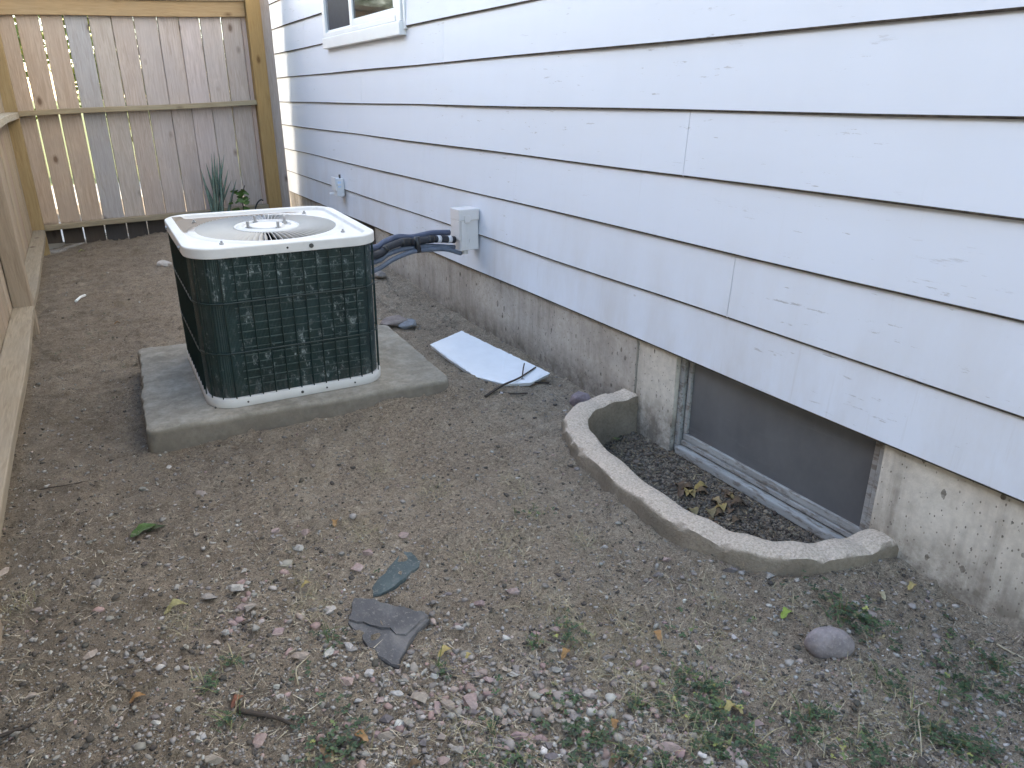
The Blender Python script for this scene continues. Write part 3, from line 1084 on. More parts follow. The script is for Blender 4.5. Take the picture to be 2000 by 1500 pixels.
vf += [(3, 2, 1, 0), (24, 25, 26, 27)]
vm.from_pydata(vv, [], vf)
vm.materials.append(M['acw'])
for k in range(NV):
    o = bpy.data.objects.new('vane', vm)
    o.parent = gr
    o.location = (0, 0, ZD - ST)
    o.rotation_euler = (0, 0, 2 * math.pi * k / NV)
    COL.objects.link(o)
hub = build('hub_plate', MB().loft([circ(ref, .125, ZD + .002), circ(ref, .112, ZD + .010), circ(ref, .096, ZD + .012), circ(ref, .090, ZD + .005), circ(ref, .070, ZD + .003), circ(ref, .066, ZD + .012), circ(ref, .05, ZD + .013)], True, False, True), M['acw'], ac, auto=30)
for k in range(4):
    a = math.radians(20 + 90 * k)
    bx, by = ACX + .082 * math.cos(a), ACY + .082 * math.sin(a)
    build('bolt', MB().tube([(bx, by, ZD + .0), (bx, by, ZD + .036)], .0058, 8).tube([(bx, by, ZD + .006), (bx, by, ZD + .015)], .010, 6), M['metal'], hub)
for k in range(4):
    a = math.radians(45 + 90 * k + 4)
    bx, by = ACX + .325 * math.cos(a), ACY + .325 * math.sin(a)
    build('deck_screw', MB().tube([(bx, by, ZD - .001), (bx, by, ZD + .006)], .008, 6).tube([(bx, by, ZD + .006), (bx, by, ZD + .013)], .004, 6), M['metal'], top)
fy = ACY - HD - .008
HZ = ZR - .019
p = on_plane(559, 483, 1, fy)
build('rim_hole', MB().tube([(p[0], fy - .0005, HZ), (p[0], fy + .001, HZ)], .0042, 10), M['black'], top)
p = on_plane(605, 478, 1, fy)
build('rim_screw', MB().tube([(p[0], fy - .004, HZ), (p[0], fy + .001, HZ)], .0085, 8), M['dark_metal'], top)
for px in (420, 485, 592, 640, 695):
    p = on_plane(px, 790 - (px - 420) * .09, 1, fy + .003)
    build('base_screw', MB().tube([(p[0], fy + .002, ZB + .018), (p[0], fy + .006, ZB + .018)], .0040 if px != 592 else .006, 8), M['dark_metal'], ac)
for yy in (2.90, 3.30):
    build('rim_screw', MB().tube([(ACX - HW - .013, yy, ZR - .020), (ACX - HW - .006, yy, ZR - .020)], .007, 8), M['metal'], top)
# horizontal tubes showing behind the fins of the flat sides, and the wire guard
zz = ZB + .075
while zz < ZR - .055:
    mb = MB()
    mb.box((ACX - HW + .13, ACY - HD + .0065, zz), (ACX + HW - .075, ACY - HD + .0095, zz + .0034))
    build('coil_tube', mb, M['tube'], ac)
    zz += .0305
loopz = [ZB + .215, ZB + .405]
for z in loopz:
    pr = rsq(-.0005, z, n=8)
    build('guard_wire', MB().tube(pr + [pr[0]], .0034, 6, False), M['wire'], ac, smooth=True)
per = rsq(.0, 0, n=24)
P = np.array(per)
seg = np.linalg.norm(np.roll(P, -1, 0) - P, axis=1)
cum = np.concatenate([[0], np.cumsum(seg)])
NW = 54
for k in range(NW):
    s = cum[-1] * k / NW
    i = np.searchsorted(cum, s, 'right') - 1
    q = P[i] + (np.roll(P, -1, 0)[i] - P[i]) * (s - cum[i]) / seg[i]
    build('guard_wire', MB().tube([(q[0], q[1], ZB + .030), (q[0], q[1], ZR - .034)], .0026, 5, False), M['wire'], ac)

ac.rotation_euler.x = TILT          # the unit leans with its settled pad
ac.location.z = ST + TILT * (ACY - 2.70) + .001

# ------------------------------------------------------------------ service box, small box, line set
def wall_pt(px, py, x):
    return on_plane(px, py, 0, x)


DB0, DB1 = 3.475, 3.575
dx0, dx1 = WX - .118, WX - .003
db = thing('service_box', 'beige metal shut-off box on the siding above the pipes', 'electrical box', (WX - .06, 3.52, .45))
build('housing', MB().box((dx0 + .008, DB0 + .004, .452), (dx1, DB1 - .004, .640)), M['box'], db, bevel=.004)
lid = build('cover', MB().box((dx0, DB0 - .004, .606), (dx1 + .001, DB1 + .004, .664)), M['box'], db, bevel=.004)
build('cover_flange', MB().box((dx0 + .001, DB0 - .002, .508), (dx0 + .0075, DB1 + .002, .6055)), M['box'], db, bevel=.002)
build('cover_flange', MB().box((dx0 + .012, DB0 - .003, .470), (dx0 + .040, DB0 + .0035, .6055)), M['box'], db, bevel=.002)
build('latch', MB().box((dx0 + .03, DB0 - .010, .596), (dx0 + .062, DB0 - .0045, .632)), M['box'], lid, bevel=.002)
build('hub', MB().tube([(dx0 + .055, (DB0 + DB1) / 2, .425), (dx0 + .055, (DB0 + DB1) / 2, .456)], .016, 12), M['box'], db)
build('knockout', MB().tube([(dx0 + .07, DB0 + .001, .50), (dx0 + .07, DB0 + .005, .50)], .012, 12), M['box'], db)

S0, S1 = 5.80, 5.90
sbx = thing('outlet_box', 'small white outlet box with pale blue sticker on the siding', 'outlet box', (WX - .03, 5.85, .475))
build('housing', MB().box((WX - .062, S0, .478), (WX - .002, S1, .612)), M['box_white'], sbx, bevel=.004)
build('cover', MB().box((WX - .072, S0 - .006, .520), (WX - .0625, S1 + .006, .622)), M['box_white'], sbx, bevel=.003)
build('hinge', MB().box((WX - .058, S0 - .012, .560), (WX - .02, S0 - .001, .575)), M['box_white'], sbx)
build('sticker', MB().box((WX - .052, S0 - .0012, .545), (WX - .026, S0 - .0002, .592)), M['sticker'], sbx)
build('screw', MB().tube([(WX - .02, S0 + .04, .612), (WX - .02, S0 + .04, .640)], .008, 8), M['dark_metal'], sbx)
build('flip_cover', MB().box((WX - .10, S1 - .03, .488), (WX - .063, S1 - .004, .500)), M['box_white'], sbx, bevel=.002)

A0, A1 = np.array([.98, 3.36]), np.array([1.655, 3.525])
nrm = np.array([-(A1 - A0)[1], (A1 - A0)[0]])


def line_pt(px, py):
    d = ray(px, py)
    t = (nrm @ (A0 - CAM[:2])) / (nrm @ d[:2])
    return tuple(CAM + d * t)


def run(pxs, off, first):
    pts = [np.array(first)] + [np.array(line_pt(*q)) + np.array([0, off, 0]) for q in pxs]
    return [tuple(p) for p in smooth_path(pts, 6)]


ls = thing('pipe_bundle', 'taped bundle of black and grey pipes arching from air conditioner to shut-off box', 'pipes', (1.3, 3.44, .4))
ra = run([(735, 498), (756, 484), (782, 474), (812, 472), (846, 467), (887, 468)], 0, (.955, 3.34, .50))
build('insulated_pipe', MB().tube(ra, .0185, 12), M['pipe_black'], ls, smooth=True)
rb = run([(735, 486), (756, 474), (782, 465), (810, 465), (848, 457), (882, 456)], .03, (.955, 3.38, .525))
build('insulated_pipe', MB().tube(rb, .0150, 12), M['pipe_blue'], ls, smooth=True)
rc = run([(735, 511), (760, 496), (790, 486), (814, 484), (842, 481), (888, 483)], .005, (.955, 3.33, .455))
build('conduit', MB().tube(rc, .0125, 12), M['pipe_grey'], ls, smooth=True)
rd = run([(735, 525), (764, 507), (800, 492), (832, 487), (868, 486), (898, 494)], -.012, (.955, 3.31, .405))
build('conduit', MB().tube(rd, .0120, 12), M['pipe_grey'], ls, smooth=True)
for t0, t1, r in ((.50, .57, .0215), (.28, .30, .0200), (.76, .80, .0200)):
    n = len(ra)
    build('tape_wrap', MB().tube(ra[int(t0 * n):int(t1 * n) + 2], r, 12), M['tape'], ls, smooth=True)
n = len(ra)
q0, q1 = np.array(ra[int(.52 * n)]), np.array(rd[int(.55 * n)])
build('tape_wrap', MB().tube([tuple(np.array(line_pt(812, 462)) + (0, -.014, 0)), tuple(np.array(line_pt(815, 492)) + (0, -.014, 0))], .016, 8), M['tape'], ls, smooth=True)
build('pipe_label', MB().tube(ra[int(.86 * n):int(.86 * n) + 2], .0192, 12), M['tape_w'], ls, smooth=True)
build('pipe_label', MB().tube(ra[int(.93 * n):int(.93 * n) + 2], .0192, 12), M['tape_w'], ls, smooth=True)

# ------------------------------------------------------------------ things lying on the ground
def hull_rock(center, size, flat=.55, rot=None, n=22, rnd=R, round_=False):
    bm = bmesh.new()
    for _ in range(n):
        v = Vector((rnd.gauss(0, 1), rnd.gauss(0, 1), rnd.gauss(0, 1))).normalized()
        v *= 1.0 if round_ else rnd.uniform(.82, 1.05)
        bm.verts.new((v.x * size[0] / 2, v.y * size[1] / 2, v.z * size[2] / 2))
    bmesh.ops.convex_hull(bm, input=bm.verts)
    a = rot if rot is not None else rnd.random() * 6.28
    bmesh.ops.rotate(bm, verts=bm.verts, cent=(0, 0, 0), matrix=Matrix.Rotation(a, 3, 'Z') @ Matrix.Rotation(rnd.uniform(-.15, .15), 3, 'X'))
    bm.verts.ensure_lookup_table()
    lv = [v for v in bm.verts if v.link_faces]
    ids = {v: i for i, v in enumerate(lv)}
    vs_ = [tuple(np.array(v.co) + center) for v in lv]
    fs_ = [tuple(ids[v] for v in f.verts) for f in bm.faces]
    bm.free()
    return MB().add(vs_, fs_)


def stone_at(px, py, w, h, col, name, label, cat='stone', group=None, sink=.3, thick=None, rot=None, n=22, rnd=False):
    p = G(px, py + h * .25)
    s = px_size((px, py), 1)
    wx = w * s
    el = math.sin(math.atan2(CAM[2], math.hypot(p[0], p[1])))
    t = thick if thick else .55 * min(wx, h * s / max(.35, el))
    dep = max(.5 * wx, min(1.6 * wx, (h * s - t * .55) / el))
    mb = hull_rock((0, 0, 0), (wx, dep, t), rot=(0 if rot is None else rot) - YAW * 1.0, n=n, round_=rnd)
    v = np.array(mb.v)
    v += np.array([p[0], p[1], float(ground_h(p[0], p[1])) + t * (.5 - sink)])
    mb.v = [tuple(q) for q in v]
    o = build(name, mb, M['stone'], None, bevel=(wx * .03 if name != 'stone_chip' else 0), seg=1)
    o.color = (*col, 1)
    tag(o, label, cat, group)
    return o


PINK, PALE, GREY, DARK, TAN = (.40, .29, .27), (.52, .49, .45), (.31, .285, .26), (.21, .185, .185), (.40, .335, .285)


def jit(c, k=.12):
    f = 1 + R.uniform(-k, k)
    return tuple(q * f * (1 + R.uniform(-.03, .03)) for q in c)


# the larger, singular stones
rk = stone_at(1617, 1256, 96, 64, (.30, .26, .26), 'fieldstone', 'smooth rounded purplish grey stone half sunk beside green weeds', sink=.30, n=260, rnd=True, thick=.085)
for v_ in rk.data.vertices:
    c_ = v_.co
    k_ = 1 + .05 * math.sin(c_.x * 45 + 1) * math.cos(c_.y * 38) + .03 * math.sin(c_.z * 60)
    v_.co = (c_.x * k_, c_.y * k_, c_.z * (1.0 - 1.6 * c_.x))
for p_ in rk.data.polygons: p_.use_smooth = True
stone_at(1134, 783, 52, 42, (.27, .22, .235), 'rough_stone', 'angular purplish stone wedged behind the window well kerb', sink=.2, thick=.075, n=16)
stone_at(771, 628, 66, 36, (.26, .215, .195), 'flat_stone', 'flat reddish brown stone beside the corner of the concrete pad', sink=.2, thick=.06, n=14)
stone_at(796, 631, 42, 30, (.25, .27, .30), 'blue_grey_stone', 'blue grey stone next to the reddish stone by the pad', sink=.2, thick=.06, n=18)
stone_at(742, 537, 26, 24, (.34, .30, .27), 'grey_cobble', 'small grey cobble under the pipes against the foundation', sink=.2, thick=.06, n=40)
stone_at(322, 516, 28, 16, (.62, .58, .54), 'white_cobble', 'whitish cobble on the dirt behind the air conditioner', sink=.15, thick=.06, n=60)

ST3 = [(1080, 1070, 85, 150, 0), (780, 1080, 90, 80, 4), (885, 1130, 50, 70, 0), (940, 1125, 75, 75, 4), (965, 1180, 50, 40, 1), (585, 1200, 75, 65, 3), (705, 1215, 70, 55, 4), (735, 1170, 36, 30, 1), (550, 1075, 50, 65, 0),
       (640, 1060, 65, 42, 1), (345, 985, 80, 70, 0), (425, 1105, 46, 40, 1), (480, 930, 52, 50, 1), (868, 950, 42, 40, 1), (740, 950, 42, 30, 1), (1325, 948, 62, 36, 1), (1275, 925, 46, 36, 4), (1130, 948, 88, 60, 4),
       (1350, 905, 48, 60, 2), (1185, 978, 80, 50, 0), (1510, 1050, 78, 46, 0), (1570, 1050, 32, 30, 1), (1625, 1065, 72, 32, 2), (1480, 1210, 78, 46, 0), (1270, 1210, 52, 46, 4), (1610, 1140, 70, 60, 4), (1690, 1190, 52, 60, 2),
       (1520, 1150, 62, 60, 4), (1360, 1300, 88, 56, 0), (1350, 1355, 50, 30, 1), (1265, 1385, 72, 46, 0), (1440, 1385, 62, 50, 0), (1550, 1430, 82, 50, 3), (920, 1460, 72, 60, 0), (1005, 1420, 82, 60, 2), (910, 1305, 56, 56, 4),
       (805, 1340, 72, 60, 3), (1090, 1350, 42, 26, 1), (600, 1305, 104, 60, 4), (525, 1295, 52, 50, 0), (360, 1250, 60, 40, 0), (655, 1420, 42, 32, 2), (350, 770, 64, 56, 1), (382, 792, 50, 40, 2), (245, 812, 66, 66, 1), (240, 580, 62, 46, 2),
       (80, 838, 104, 42, 4), (680, 130, 58, 42, 0), (475, 240, 58, 40, 0), (415, 332, 62, 50, 0), (1330, 470, 74, 36, 0), (1130, 540, 62, 32, 0), (60, 195, 52, 32, 1), (160, 575, 40, 30, 2), (1000, 658, 52, 30, 0), (1000, 690, 52, 24, 1),
       (1110, 710, 42, 42, 2), (935, 475, 52, 32, 3), (565, 990, 40, 60, 2), (680, 990, 60, 26, 2), (830, 1430, 50, 46, 2), (1180, 1140, 60, 56, 1), (1090, 1170, 70, 40, 3), (1420, 960, 40, 40, 2), (1470, 930, 50, 36, 4), (1570, 915, 70, 36, 2), (1660, 920, 60, 40, 3), (1480, 1310, 56, 52, 0), (1530, 1350, 60, 60, 3), (700, 1290, 50, 44, 2), (1560, 820, 50, 36, 2), (1625, 800, 40, 30, 1)]
ST2 = [(1410, 450, 46, 32, 1), (1125, 655, 68, 42, 1), (995, 687, 62, 46, 2), (1190, 745, 62, 46, 4), (1145, 740, 56, 40, 0), (1320, 855, 46, 42, 0), (1070, 870, 42, 30, 1), (1025, 900, 38, 34, 4), (1550, 945, 50, 60, 1), (430, 950, 42, 56, 4),
       (140, 1150, 44, 46, 4), (740, 1285, 42, 32, 1), (940, 1365, 52, 32, 1), (1230, 1350, 52, 66, 0), (845, 1455, 32, 26, 1), (1010, 1475, 92, 56, 4), (1305, 1105, 38, 26, 1), (1260, 1160, 34, 24, 1), (1320, 1160, 38, 32, 1), (470, 625, 62, 32, 2),
       (180, 750, 48, 24, 4), (15, 560, 36, 46, 4), (1140, 615, 40, 36, 0), (1100, 800, 48, 30, 0), (890, 940, 32, 26, 1), (1555, 750, 50, 50, 1), (1300, 375, 46, 36, 0), (1450, 385, 44, 36, 0), (950, 200, 44, 22, 4), (680, 185, 40, 20, 2), (800, 70, 22, 20, 1), (1155, 570, 26, 26, 1)]
ST4 = [(897, 172, 38, 32, 1), (450, 95, 38, 26, 0), (738, 436, 26, 20, 1), (587, 470, 24, 24, 1), (760, 655, 27, 22, 1), (250, 630, 34, 26, 4), (840, 800, 52, 36, 0), (825, 915, 52, 46, 0), (735, 930, 72, 62, 0), (460, 900, 82, 52, 0), (440, 962, 72, 52, 0),
       (45, 765, 42, 42, 2), (100, 890, 42, 32, 1), (855, 950, 38, 34, 1), (915, 970, 46, 34, 4), (410, 175, 40, 22, 3), (355, 712, 46, 22, 0), (190, 515, 34, 28, 2), (1590, 840, 44, 22, 4), (1540, 862, 26, 24, 1), (1335, 330, 36, 34, 4), (720, 160, 60, 24, 3)]
CL = [PINK, PALE, GREY, DARK, TAN]
KIND = ['pink', 'whitish', 'grey', 'dark purplish', 'tan']
for lst, sc_, ox, oy in ((ST3, 3.0, 560, 1000), (ST2, 2.42, 0, 880), (ST4, 2.222, 1100, 1050)):
    for (x, yq, w, h, c) in lst:
        where = ('in the thick gravel below the slate slab' if yq > 880 else 'on the dirt beside the two slates') if lst is ST3 else 'on the bare dirt between the slates and the side fence' if lst is ST2 else 'in the weedy dirt around the rounded purplish stone'
        stone_at(ox + x / sc_, oy + yq / sc_, w / sc_ * 1.38, h / sc_ * 1.38, jit(CL[c]), 'stone_chip', KIND[c] + ' stone chip ' + where, group=KIND[c] + ' stone chips ' + where,
                 sink=R.uniform(.22, .4), n=R.choice((9, 10, 12, 16)))


def poly_slab(pts, zoff, thick, jt=1.0):
    """a flat stone from its outline; stands zoff above the soil"""
    P3 = [G(*q) for q in pts]
    zc = np.mean([q[2] for q in P3])
    ii = []
    for k in range(len(P3)):                # break the straight edges
        a, b = P3[k], P3[(k + 1) % len(P3)]
        ii.append(a)
        nseg = max(1, int(np.linalg.norm(b - a) / .017))
        for s in range(1, nseg): ii.append(a + (b - a) * s / nseg + np.array([R.uniform(-.0055, .0055) * jt, R.uniform(-.0055, .0055) * jt, 0]))
    c = np.mean(ii, axis=0)
    top = [(q[0] + R.uniform(-.002, .002), q[1] + R.uniform(-.002, .002), zc + zoff + R.uniform(-.0018, .0012)) for q in ii]
    rim = [(q[0] + (q[0] - c[0]) * .03, q[1] + (q[1] - c[1]) * .03, zc + zoff - .004) for q in ii]
    bot = [(q[0], q[1], zc + zoff - thick) for q in ii]
    return MB().loft([bot, rim, top], True, True, True)


def c3(pts): return [(560 + a / 3.0, 1000 + b / 3.0) for a, b in pts]


sl1 = thing('slate_slab', 'dark grey split slate slab lying on the dirt', 'slate', tuple(G(758, 1235)))
build('lower_layer', poly_slab(c3([(395, 540), (690, 600), (832, 652), (765, 715), (700, 810), (655, 915), (540, 850), (455, 760), (368, 665)]), .009, .04), M['slate'], sl1, auto=30)
build('upper_layer', poly_slab(c3([(400, 530), (520, 540), (690, 590), (828, 640), (760, 690), (698, 745), (640, 735), (605, 700), (520, 690), (375, 655)]), .0155, .012), M['slate'], sl1, auto=30)
sl2 = build('slate_strip', poly_slab(c3([(715, 192), (850, 196), (782, 300), (690, 400), (590, 470), (512, 498), (506, 440), (590, 340), (650, 260)]), .003, .03), M['slate_g'], None, auto=30)
tag(sl2, 'narrow blue green slate strip set flush in the dirt', 'slate')

wp = build('white_sheet', poly_slab([(843, 684), (902, 662), (1070, 746), (1035, 757), (985, 753), (930, 737), (880, 711)], .030, .022, .25), M['panel'], None)
tag(wp, 'white flat panel lying on the dirt along the foundation', 'panel')
wscr = build('plastic_scrap', MB().tube([tuple(G(149, 592) + (0, 0, .012)), tuple(G(158, 586) + (0, 0, .018)), tuple(G(167, 581) + (0, 0, .014))], .008, 6), M['trim'])
tag(wscr, 'thin white plastic scrap on the dirt near the side fence', 'scrap')


def twig(name, pts, r, label, mat='twig', branches=(), group=None):
    t = thing(name, label, 'twig', tuple(G(*pts[0][:2])), group)
    q = [tuple(G(a, b) + np.array([0, 0, (c[0] if c else .006)])) for a, b, *c in pts]
    q = [tuple(z) for z in smooth_path(q, 4)]
    k = len(q)
    build('stem', MB().tube(q, [r * (1 - .5 * i / k) for i in range(k)], 6), M[mat], t, smooth=True)
    for br in branches:
        q = [tuple(G(a, b) + np.array([0, 0, (c[0] if c else .006)])) for a, b, *c in br]
        build('branch', MB().tube([tuple(z) for z in smooth_path(q, 4)], r * .55, 5), M[mat], t, smooth=True)
    return t


twig('forked_twig', [(948, 777), (980, 762, .02), (1015, 752, .035), (1046, 737, .05)], .006, 'dark forked twig lying across the end of the white panel',
     branches=[[(1020, 751, .035), (1022, 744, .06), (1024, 738, .07)], [(1018, 752, .03), (1045, 755, .02), (1072, 752, .01)], [(975, 770, .01), (1005, 774, .012), (1030, 772, .01)]])
twig('bark_stick', [(465, 1392), (505, 1402, .01), (545, 1412, .012), (578, 1424, .006)], .006, 'thick dark stick on the dirt near pale pebbles')
twig('dry_stalk', [(50, 966), (95, 956), (135, 950), (168, 943)], .003, 'long thin dry stalk lying on bare dirt by the side fence rail')
twig('fallen_stick', [(-20, 1450), (30, 1432), (72, 1418)], .005, 'dark straight stick lying in the dirt')
twig('pale_stalk', [(583, 1342), (580, 1322, .02), (592, 1300, .01), (606, 1284)], .0022, 'bent pale stalk beside the whitish stones', 'straw')
twig('straw_stalk', [(1946, 1262), (1970, 1276), (1998, 1290)], .003, 'pale dry stem lying below the foundation wall', 'straw')
twig('grass_stem', [(1795, 1385), (1790, 1420, .02), (1792, 1460, .03), (1796, 1500, .02)], .002, 'long pale grass stem lying among the clover', 'straw')
twig('short_straw', [(1553, 1112, .03), (1562, 1102, .04), (1572, 1093, .055)], .0022, 'short pale straw stuck to the window well kerb', 'straw')


def leaf_mesh(name, px, py, size, rot, col, label, cat='leaf', group=None, lift=.006, curl=.35, asp=.45):
    p = G(px, py)
    n = 6
    v, f = [], []
    for i in range(n + 1):
        t = i / n
        w = asp * size * .5 * math.sin(math.pi * min(1, t * .96 + .04)) ** .8
        zz_ = lift + curl * size * .3 * math.sin(t * 3.0) ** 2
        for s, k in ((-1, 0), (0, 1), (1, 2)):
            v.append(((t - .5) * size, s * w * (1 + .25 * math.sin(i * 2.3)), zz_ + (abs(s) * curl * w * .6)))
    for i in range(n):
        for k in range(2): f.append((i * 3 + k, i * 3 + k + 1, (i + 1) * 3 + k + 1, (i + 1) * 3 + k))
    # thin, but with two faces a hair apart
    m_ = len(v)
    v += [(a, b, c - .0006) for a, b, c in v]
    f += [tuple(m_ + q for q in reversed(g)) for g in f]
    ca, sa = math.cos(rot), math.sin(rot)
    v = [(p[0] + a * ca - b * sa, p[1] + a * sa + b * ca, float(ground_h(p[0], p[1])) + c) for a, b, c in v]
    o = build(name, MB().add(v, f), M['stone'], None, smooth=True)
    o.color = (*col, 1)
    return tag(o, label, cat, group)


YEL, BRN, ORG = (.46, .37, .15), (.20, .13, .07), (.36, .20, .08)
leaf_mesh('green_leaf', 283, 1040, .085, .5, (.07, .13, .035), 'fresh curled green leaf lying alone on bare dirt', asp=.5)
leaf_mesh('green_leaf_sprig', 305, 1034, .06, .2, (.055, .075, .03), 'wilted dark sprig beside the green leaf', asp=.3)
LV = [(870, 1278, .055, .2, YEL), (915 + 0, 1282, .03, .5, YEL), (1425, 1385, .05, .3, YEL), (1440, 1390, .035, 1.8, YEL), (1780, 1153, .05, .1, YEL), (1720, 1168, .045, 1.2, (.44, .37, .24)), (1283, 1250, .05, 1.3, ORG), (270, 1367, .045, .2, ORG),
      (655, 1025, .05, 1.2, ORG), (600, 1155, .04, .2, YEL), (160, 494, .07, .3, (.36, .36, .14)), (345, 1190, .08, .2, (.34, .30, .14)), (1200, 1420, .04, .8, ORG), (705, 1447, .05, 2.2, ORG), (640, 1480, .07, 1.6, BRN), (465, 1370, .05, .6, (.25, .10, .06)),
      (1200, 1490, .05, .4, BRN), (230, 635, .05, .2, ORG), (1535, 1205, .06, .2, (.30, .40, .08)), (810, 1500, .04, 0, BRN), (1105, 1280, .05, .5, ORG), (75, 485, .03, 1, YEL)]
for i, (a, b, s, r_, c) in enumerate(LV):
    cn = 'orange' if c == ORG else 'dark brown' if c == BRN else 'pale yellow'
    pl = 'near the side fence' if a < 500 else 'among the gravel and slates' if a < 1150 else 'among the weeds by the window well kerb'
    leaf_mesh('fallen_leaf', a, b, s * .75, r_, jit(c, .1), 'small dry ' + cn + ' fallen leaf ' + pl, group=cn + ' fallen leaves ' + pl, curl=.9)
# leaf litter in the well
for i in range(26):
    a, b = 1400 + R.gauss(0, 28), 1000 + R.gauss(0, 18)
    if i < 7: a, b = 1345 + R.gauss(0, 14), 966 + R.gauss(0, 9)
    d = ray(a, b)
    p = CAM + d * ((-.095 - CAM[2]) / d[2])
    n = R.uniform(.03, .06)
    o = leaf_mesh('well_leaf', 1400, 1200, n, R.random() * 6, jit(R.choice([BRN, (.34, .25, .12), (.40, .28, .10), (.16, .10, .06)]), .2), 'crisp brown dead leaf in the heap inside the window well', group='dead leaves in the window well', curl=.9, lift=.004 + .02 * R.random(), asp=.6)
    o.location = (p[0], p[1], float(ground_h(p[0], p[1])) + .002)

# ------------------------------------------------------------------ gravel, crumbs, straw, clover (uncountable)
ICO_V = []
ph = (1 + 5 ** .5) / 2
for a in (-1, 1):
    for b in (-ph, ph): ICO_V += [(0, a, b), (a, b, 0), (b, 0, a)]
ICO_V = np.array(ICO_V) / math.sqrt(1 + ph * ph)
bm = bmesh.new()
for v in ICO_V: bm.verts.new(v)
bmesh.ops.convex_hull(bm, input=bm.verts)
bm.verts.ensure_lookup_table()
bm.verts.index_update()
ICO_F = np.array([[v.index for v in f.verts] for f in bm.faces])
ICO_V = np.array([tuple(v.co) for v in bm.verts])
bm.free()


def visible_xy(n, bias=1.0):
    """random yard positions, denser near the camera so that the picture is evenly covered"""
    px = NR.uniform(-60, 2060, n * 2)
    py = 450 + (1520 - 450) * NR.random(n * 2) ** bias
    D = FW[None] * FPX + RT[None] * (px - CX0)[:, None] - UP[None] * (py - CY0)[:, None]
    P = CAM + D * ((0 - CAM[2]) / D[:, 2])[:, None]
    x, y = P[:, 0], P[:, 1]
    ok = (x > -.5) & (x < 1.76) & (y < 7.3)
    ok &= ~inside_poly(x, y, SLAB)
    wp_ = [tuple(p) for p in WO] + [(2.2, WO[-1][1]), (2.2, WO[0][1])]
    ok &= ~inside_poly(x, y, wp_)
    for lay in SLATES: ok &= ~inside_poly(x, y, lay)
    return x[ok][:n], y[ok][:n]


SLATES = [[tuple(G(*q)[:2]) for q in c3([(395, 530), (832, 645), (700, 800), (655, 915), (455, 760), (368, 660)])],
          [tuple(G(*q)[:2]) for q in c3([(715, 192), (850, 196), (782, 300), (590, 470), (512, 498), (506, 440), (650, 260)])],
          [tuple(G(*q)[:2]) for q in [(843, 684), (902, 662), (1070, 746), (1018, 757), (930, 738), (880, 712)]]]


def pebbles(name, x, y, rad, cols, label, sink=.25):
    n = len(x)
    s = rad[:, None] * NR.uniform(.5, 1.4, (n, 3)) * np.array([1, 1, .55])
    V = ICO_V[None] * s[:, None, :] * NR.uniform(.55, 1.25, (n, 12, 1))
    a = NR.uniform(0, 6.28, n)
    ca, sa = np.cos(a)[:, None], np.sin(a)[:, None]
    X = V[..., 0] * ca - V[..., 1] * sa + x[:, None]
    Y = V[..., 0] * sa + V[..., 1] * ca + y[:, None]
    Z = V[..., 2] + (ground_h(x, y) + s[:, 2] * (1 - 2 * sink))[:, None]
    F_ = (ICO_F[None] + (np.arange(n) * 12)[:, None, None]).reshape(-1, 3)
    T = np.repeat(cols, 12, axis=0)
    o = fast_mesh(name, np.stack([X, Y, Z], -1).reshape(-1, 3), F_, M['tint'], T)
    return tag(o, label, kind='stuff')


def pick(n, table, jitter=.15):
    t = np.array([c for c, _ in table])
    w = np.array([w for _, w in table], float)
    k = NR.choice(len(t), n, p=w / w.sum())
    return t[k] * NR.uniform(1 - jitter, 1 + jitter, (n, 1)) * NR.uniform(.97, 1.03, (n, 3))


SOIL = [((.26, .235, .21), 5), ((.33, .305, .275), 4), ((.10, .088, .076), 5), ((.42, .395, .365), 1.2)]
ROCK = [((.34, .305, .27), 4), ((.46, .42, .375), 2), ((.37, .265, .24), 3.4), ((.24, .212, .19), 3.4), ((.60, .57, .53), .5), ((.38, .31, .27), 2)]
x, y = visible_xy(22000, .8)
pebbles('soil_crumbs', x, y, np.exp(NR.normal(math.log(.0028), .5, len(x))).clip(.001, .011), pick(len(x), SOIL), 'loose crumbs and clods of soil over the bare dirt', .3)
x, y = visible_xy(2600, .62)
pebbles('gravel', x, y, np.exp(NR.normal(math.log(.0024), .5, len(x))).clip(.0012, .009), pick(len(x), ROCK), 'fine mixed gravel scattered over the bare dirt', .32)
# the denser gravel patch near the slates
pp = [G(NR.normal(1010, 185), NR.normal(1385, 75)) for _ in range(900)]
pp += [G(NR.normal(480, 110), NR.normal(1180, 70)) for _ in range(120)]
pp += [G(NR.normal(1230, 90), NR.normal(1480, 40)) for _ in range(160)]
pp = np.array([q for q in pp if q[1] > .3])
ok = ~inside_poly(pp[:, 0], pp[:, 1], SLATES[0])
pp = pp[ok]
pebbles('gravel_patch', pp[:, 0], pp[:, 1], np.exp(NR.normal(math.log(.0055), .5, len(pp))).clip(.002, .015), pick(len(pp), ROCK), 'thicker patch of pinkish and grey gravel below the slate slab', .33)


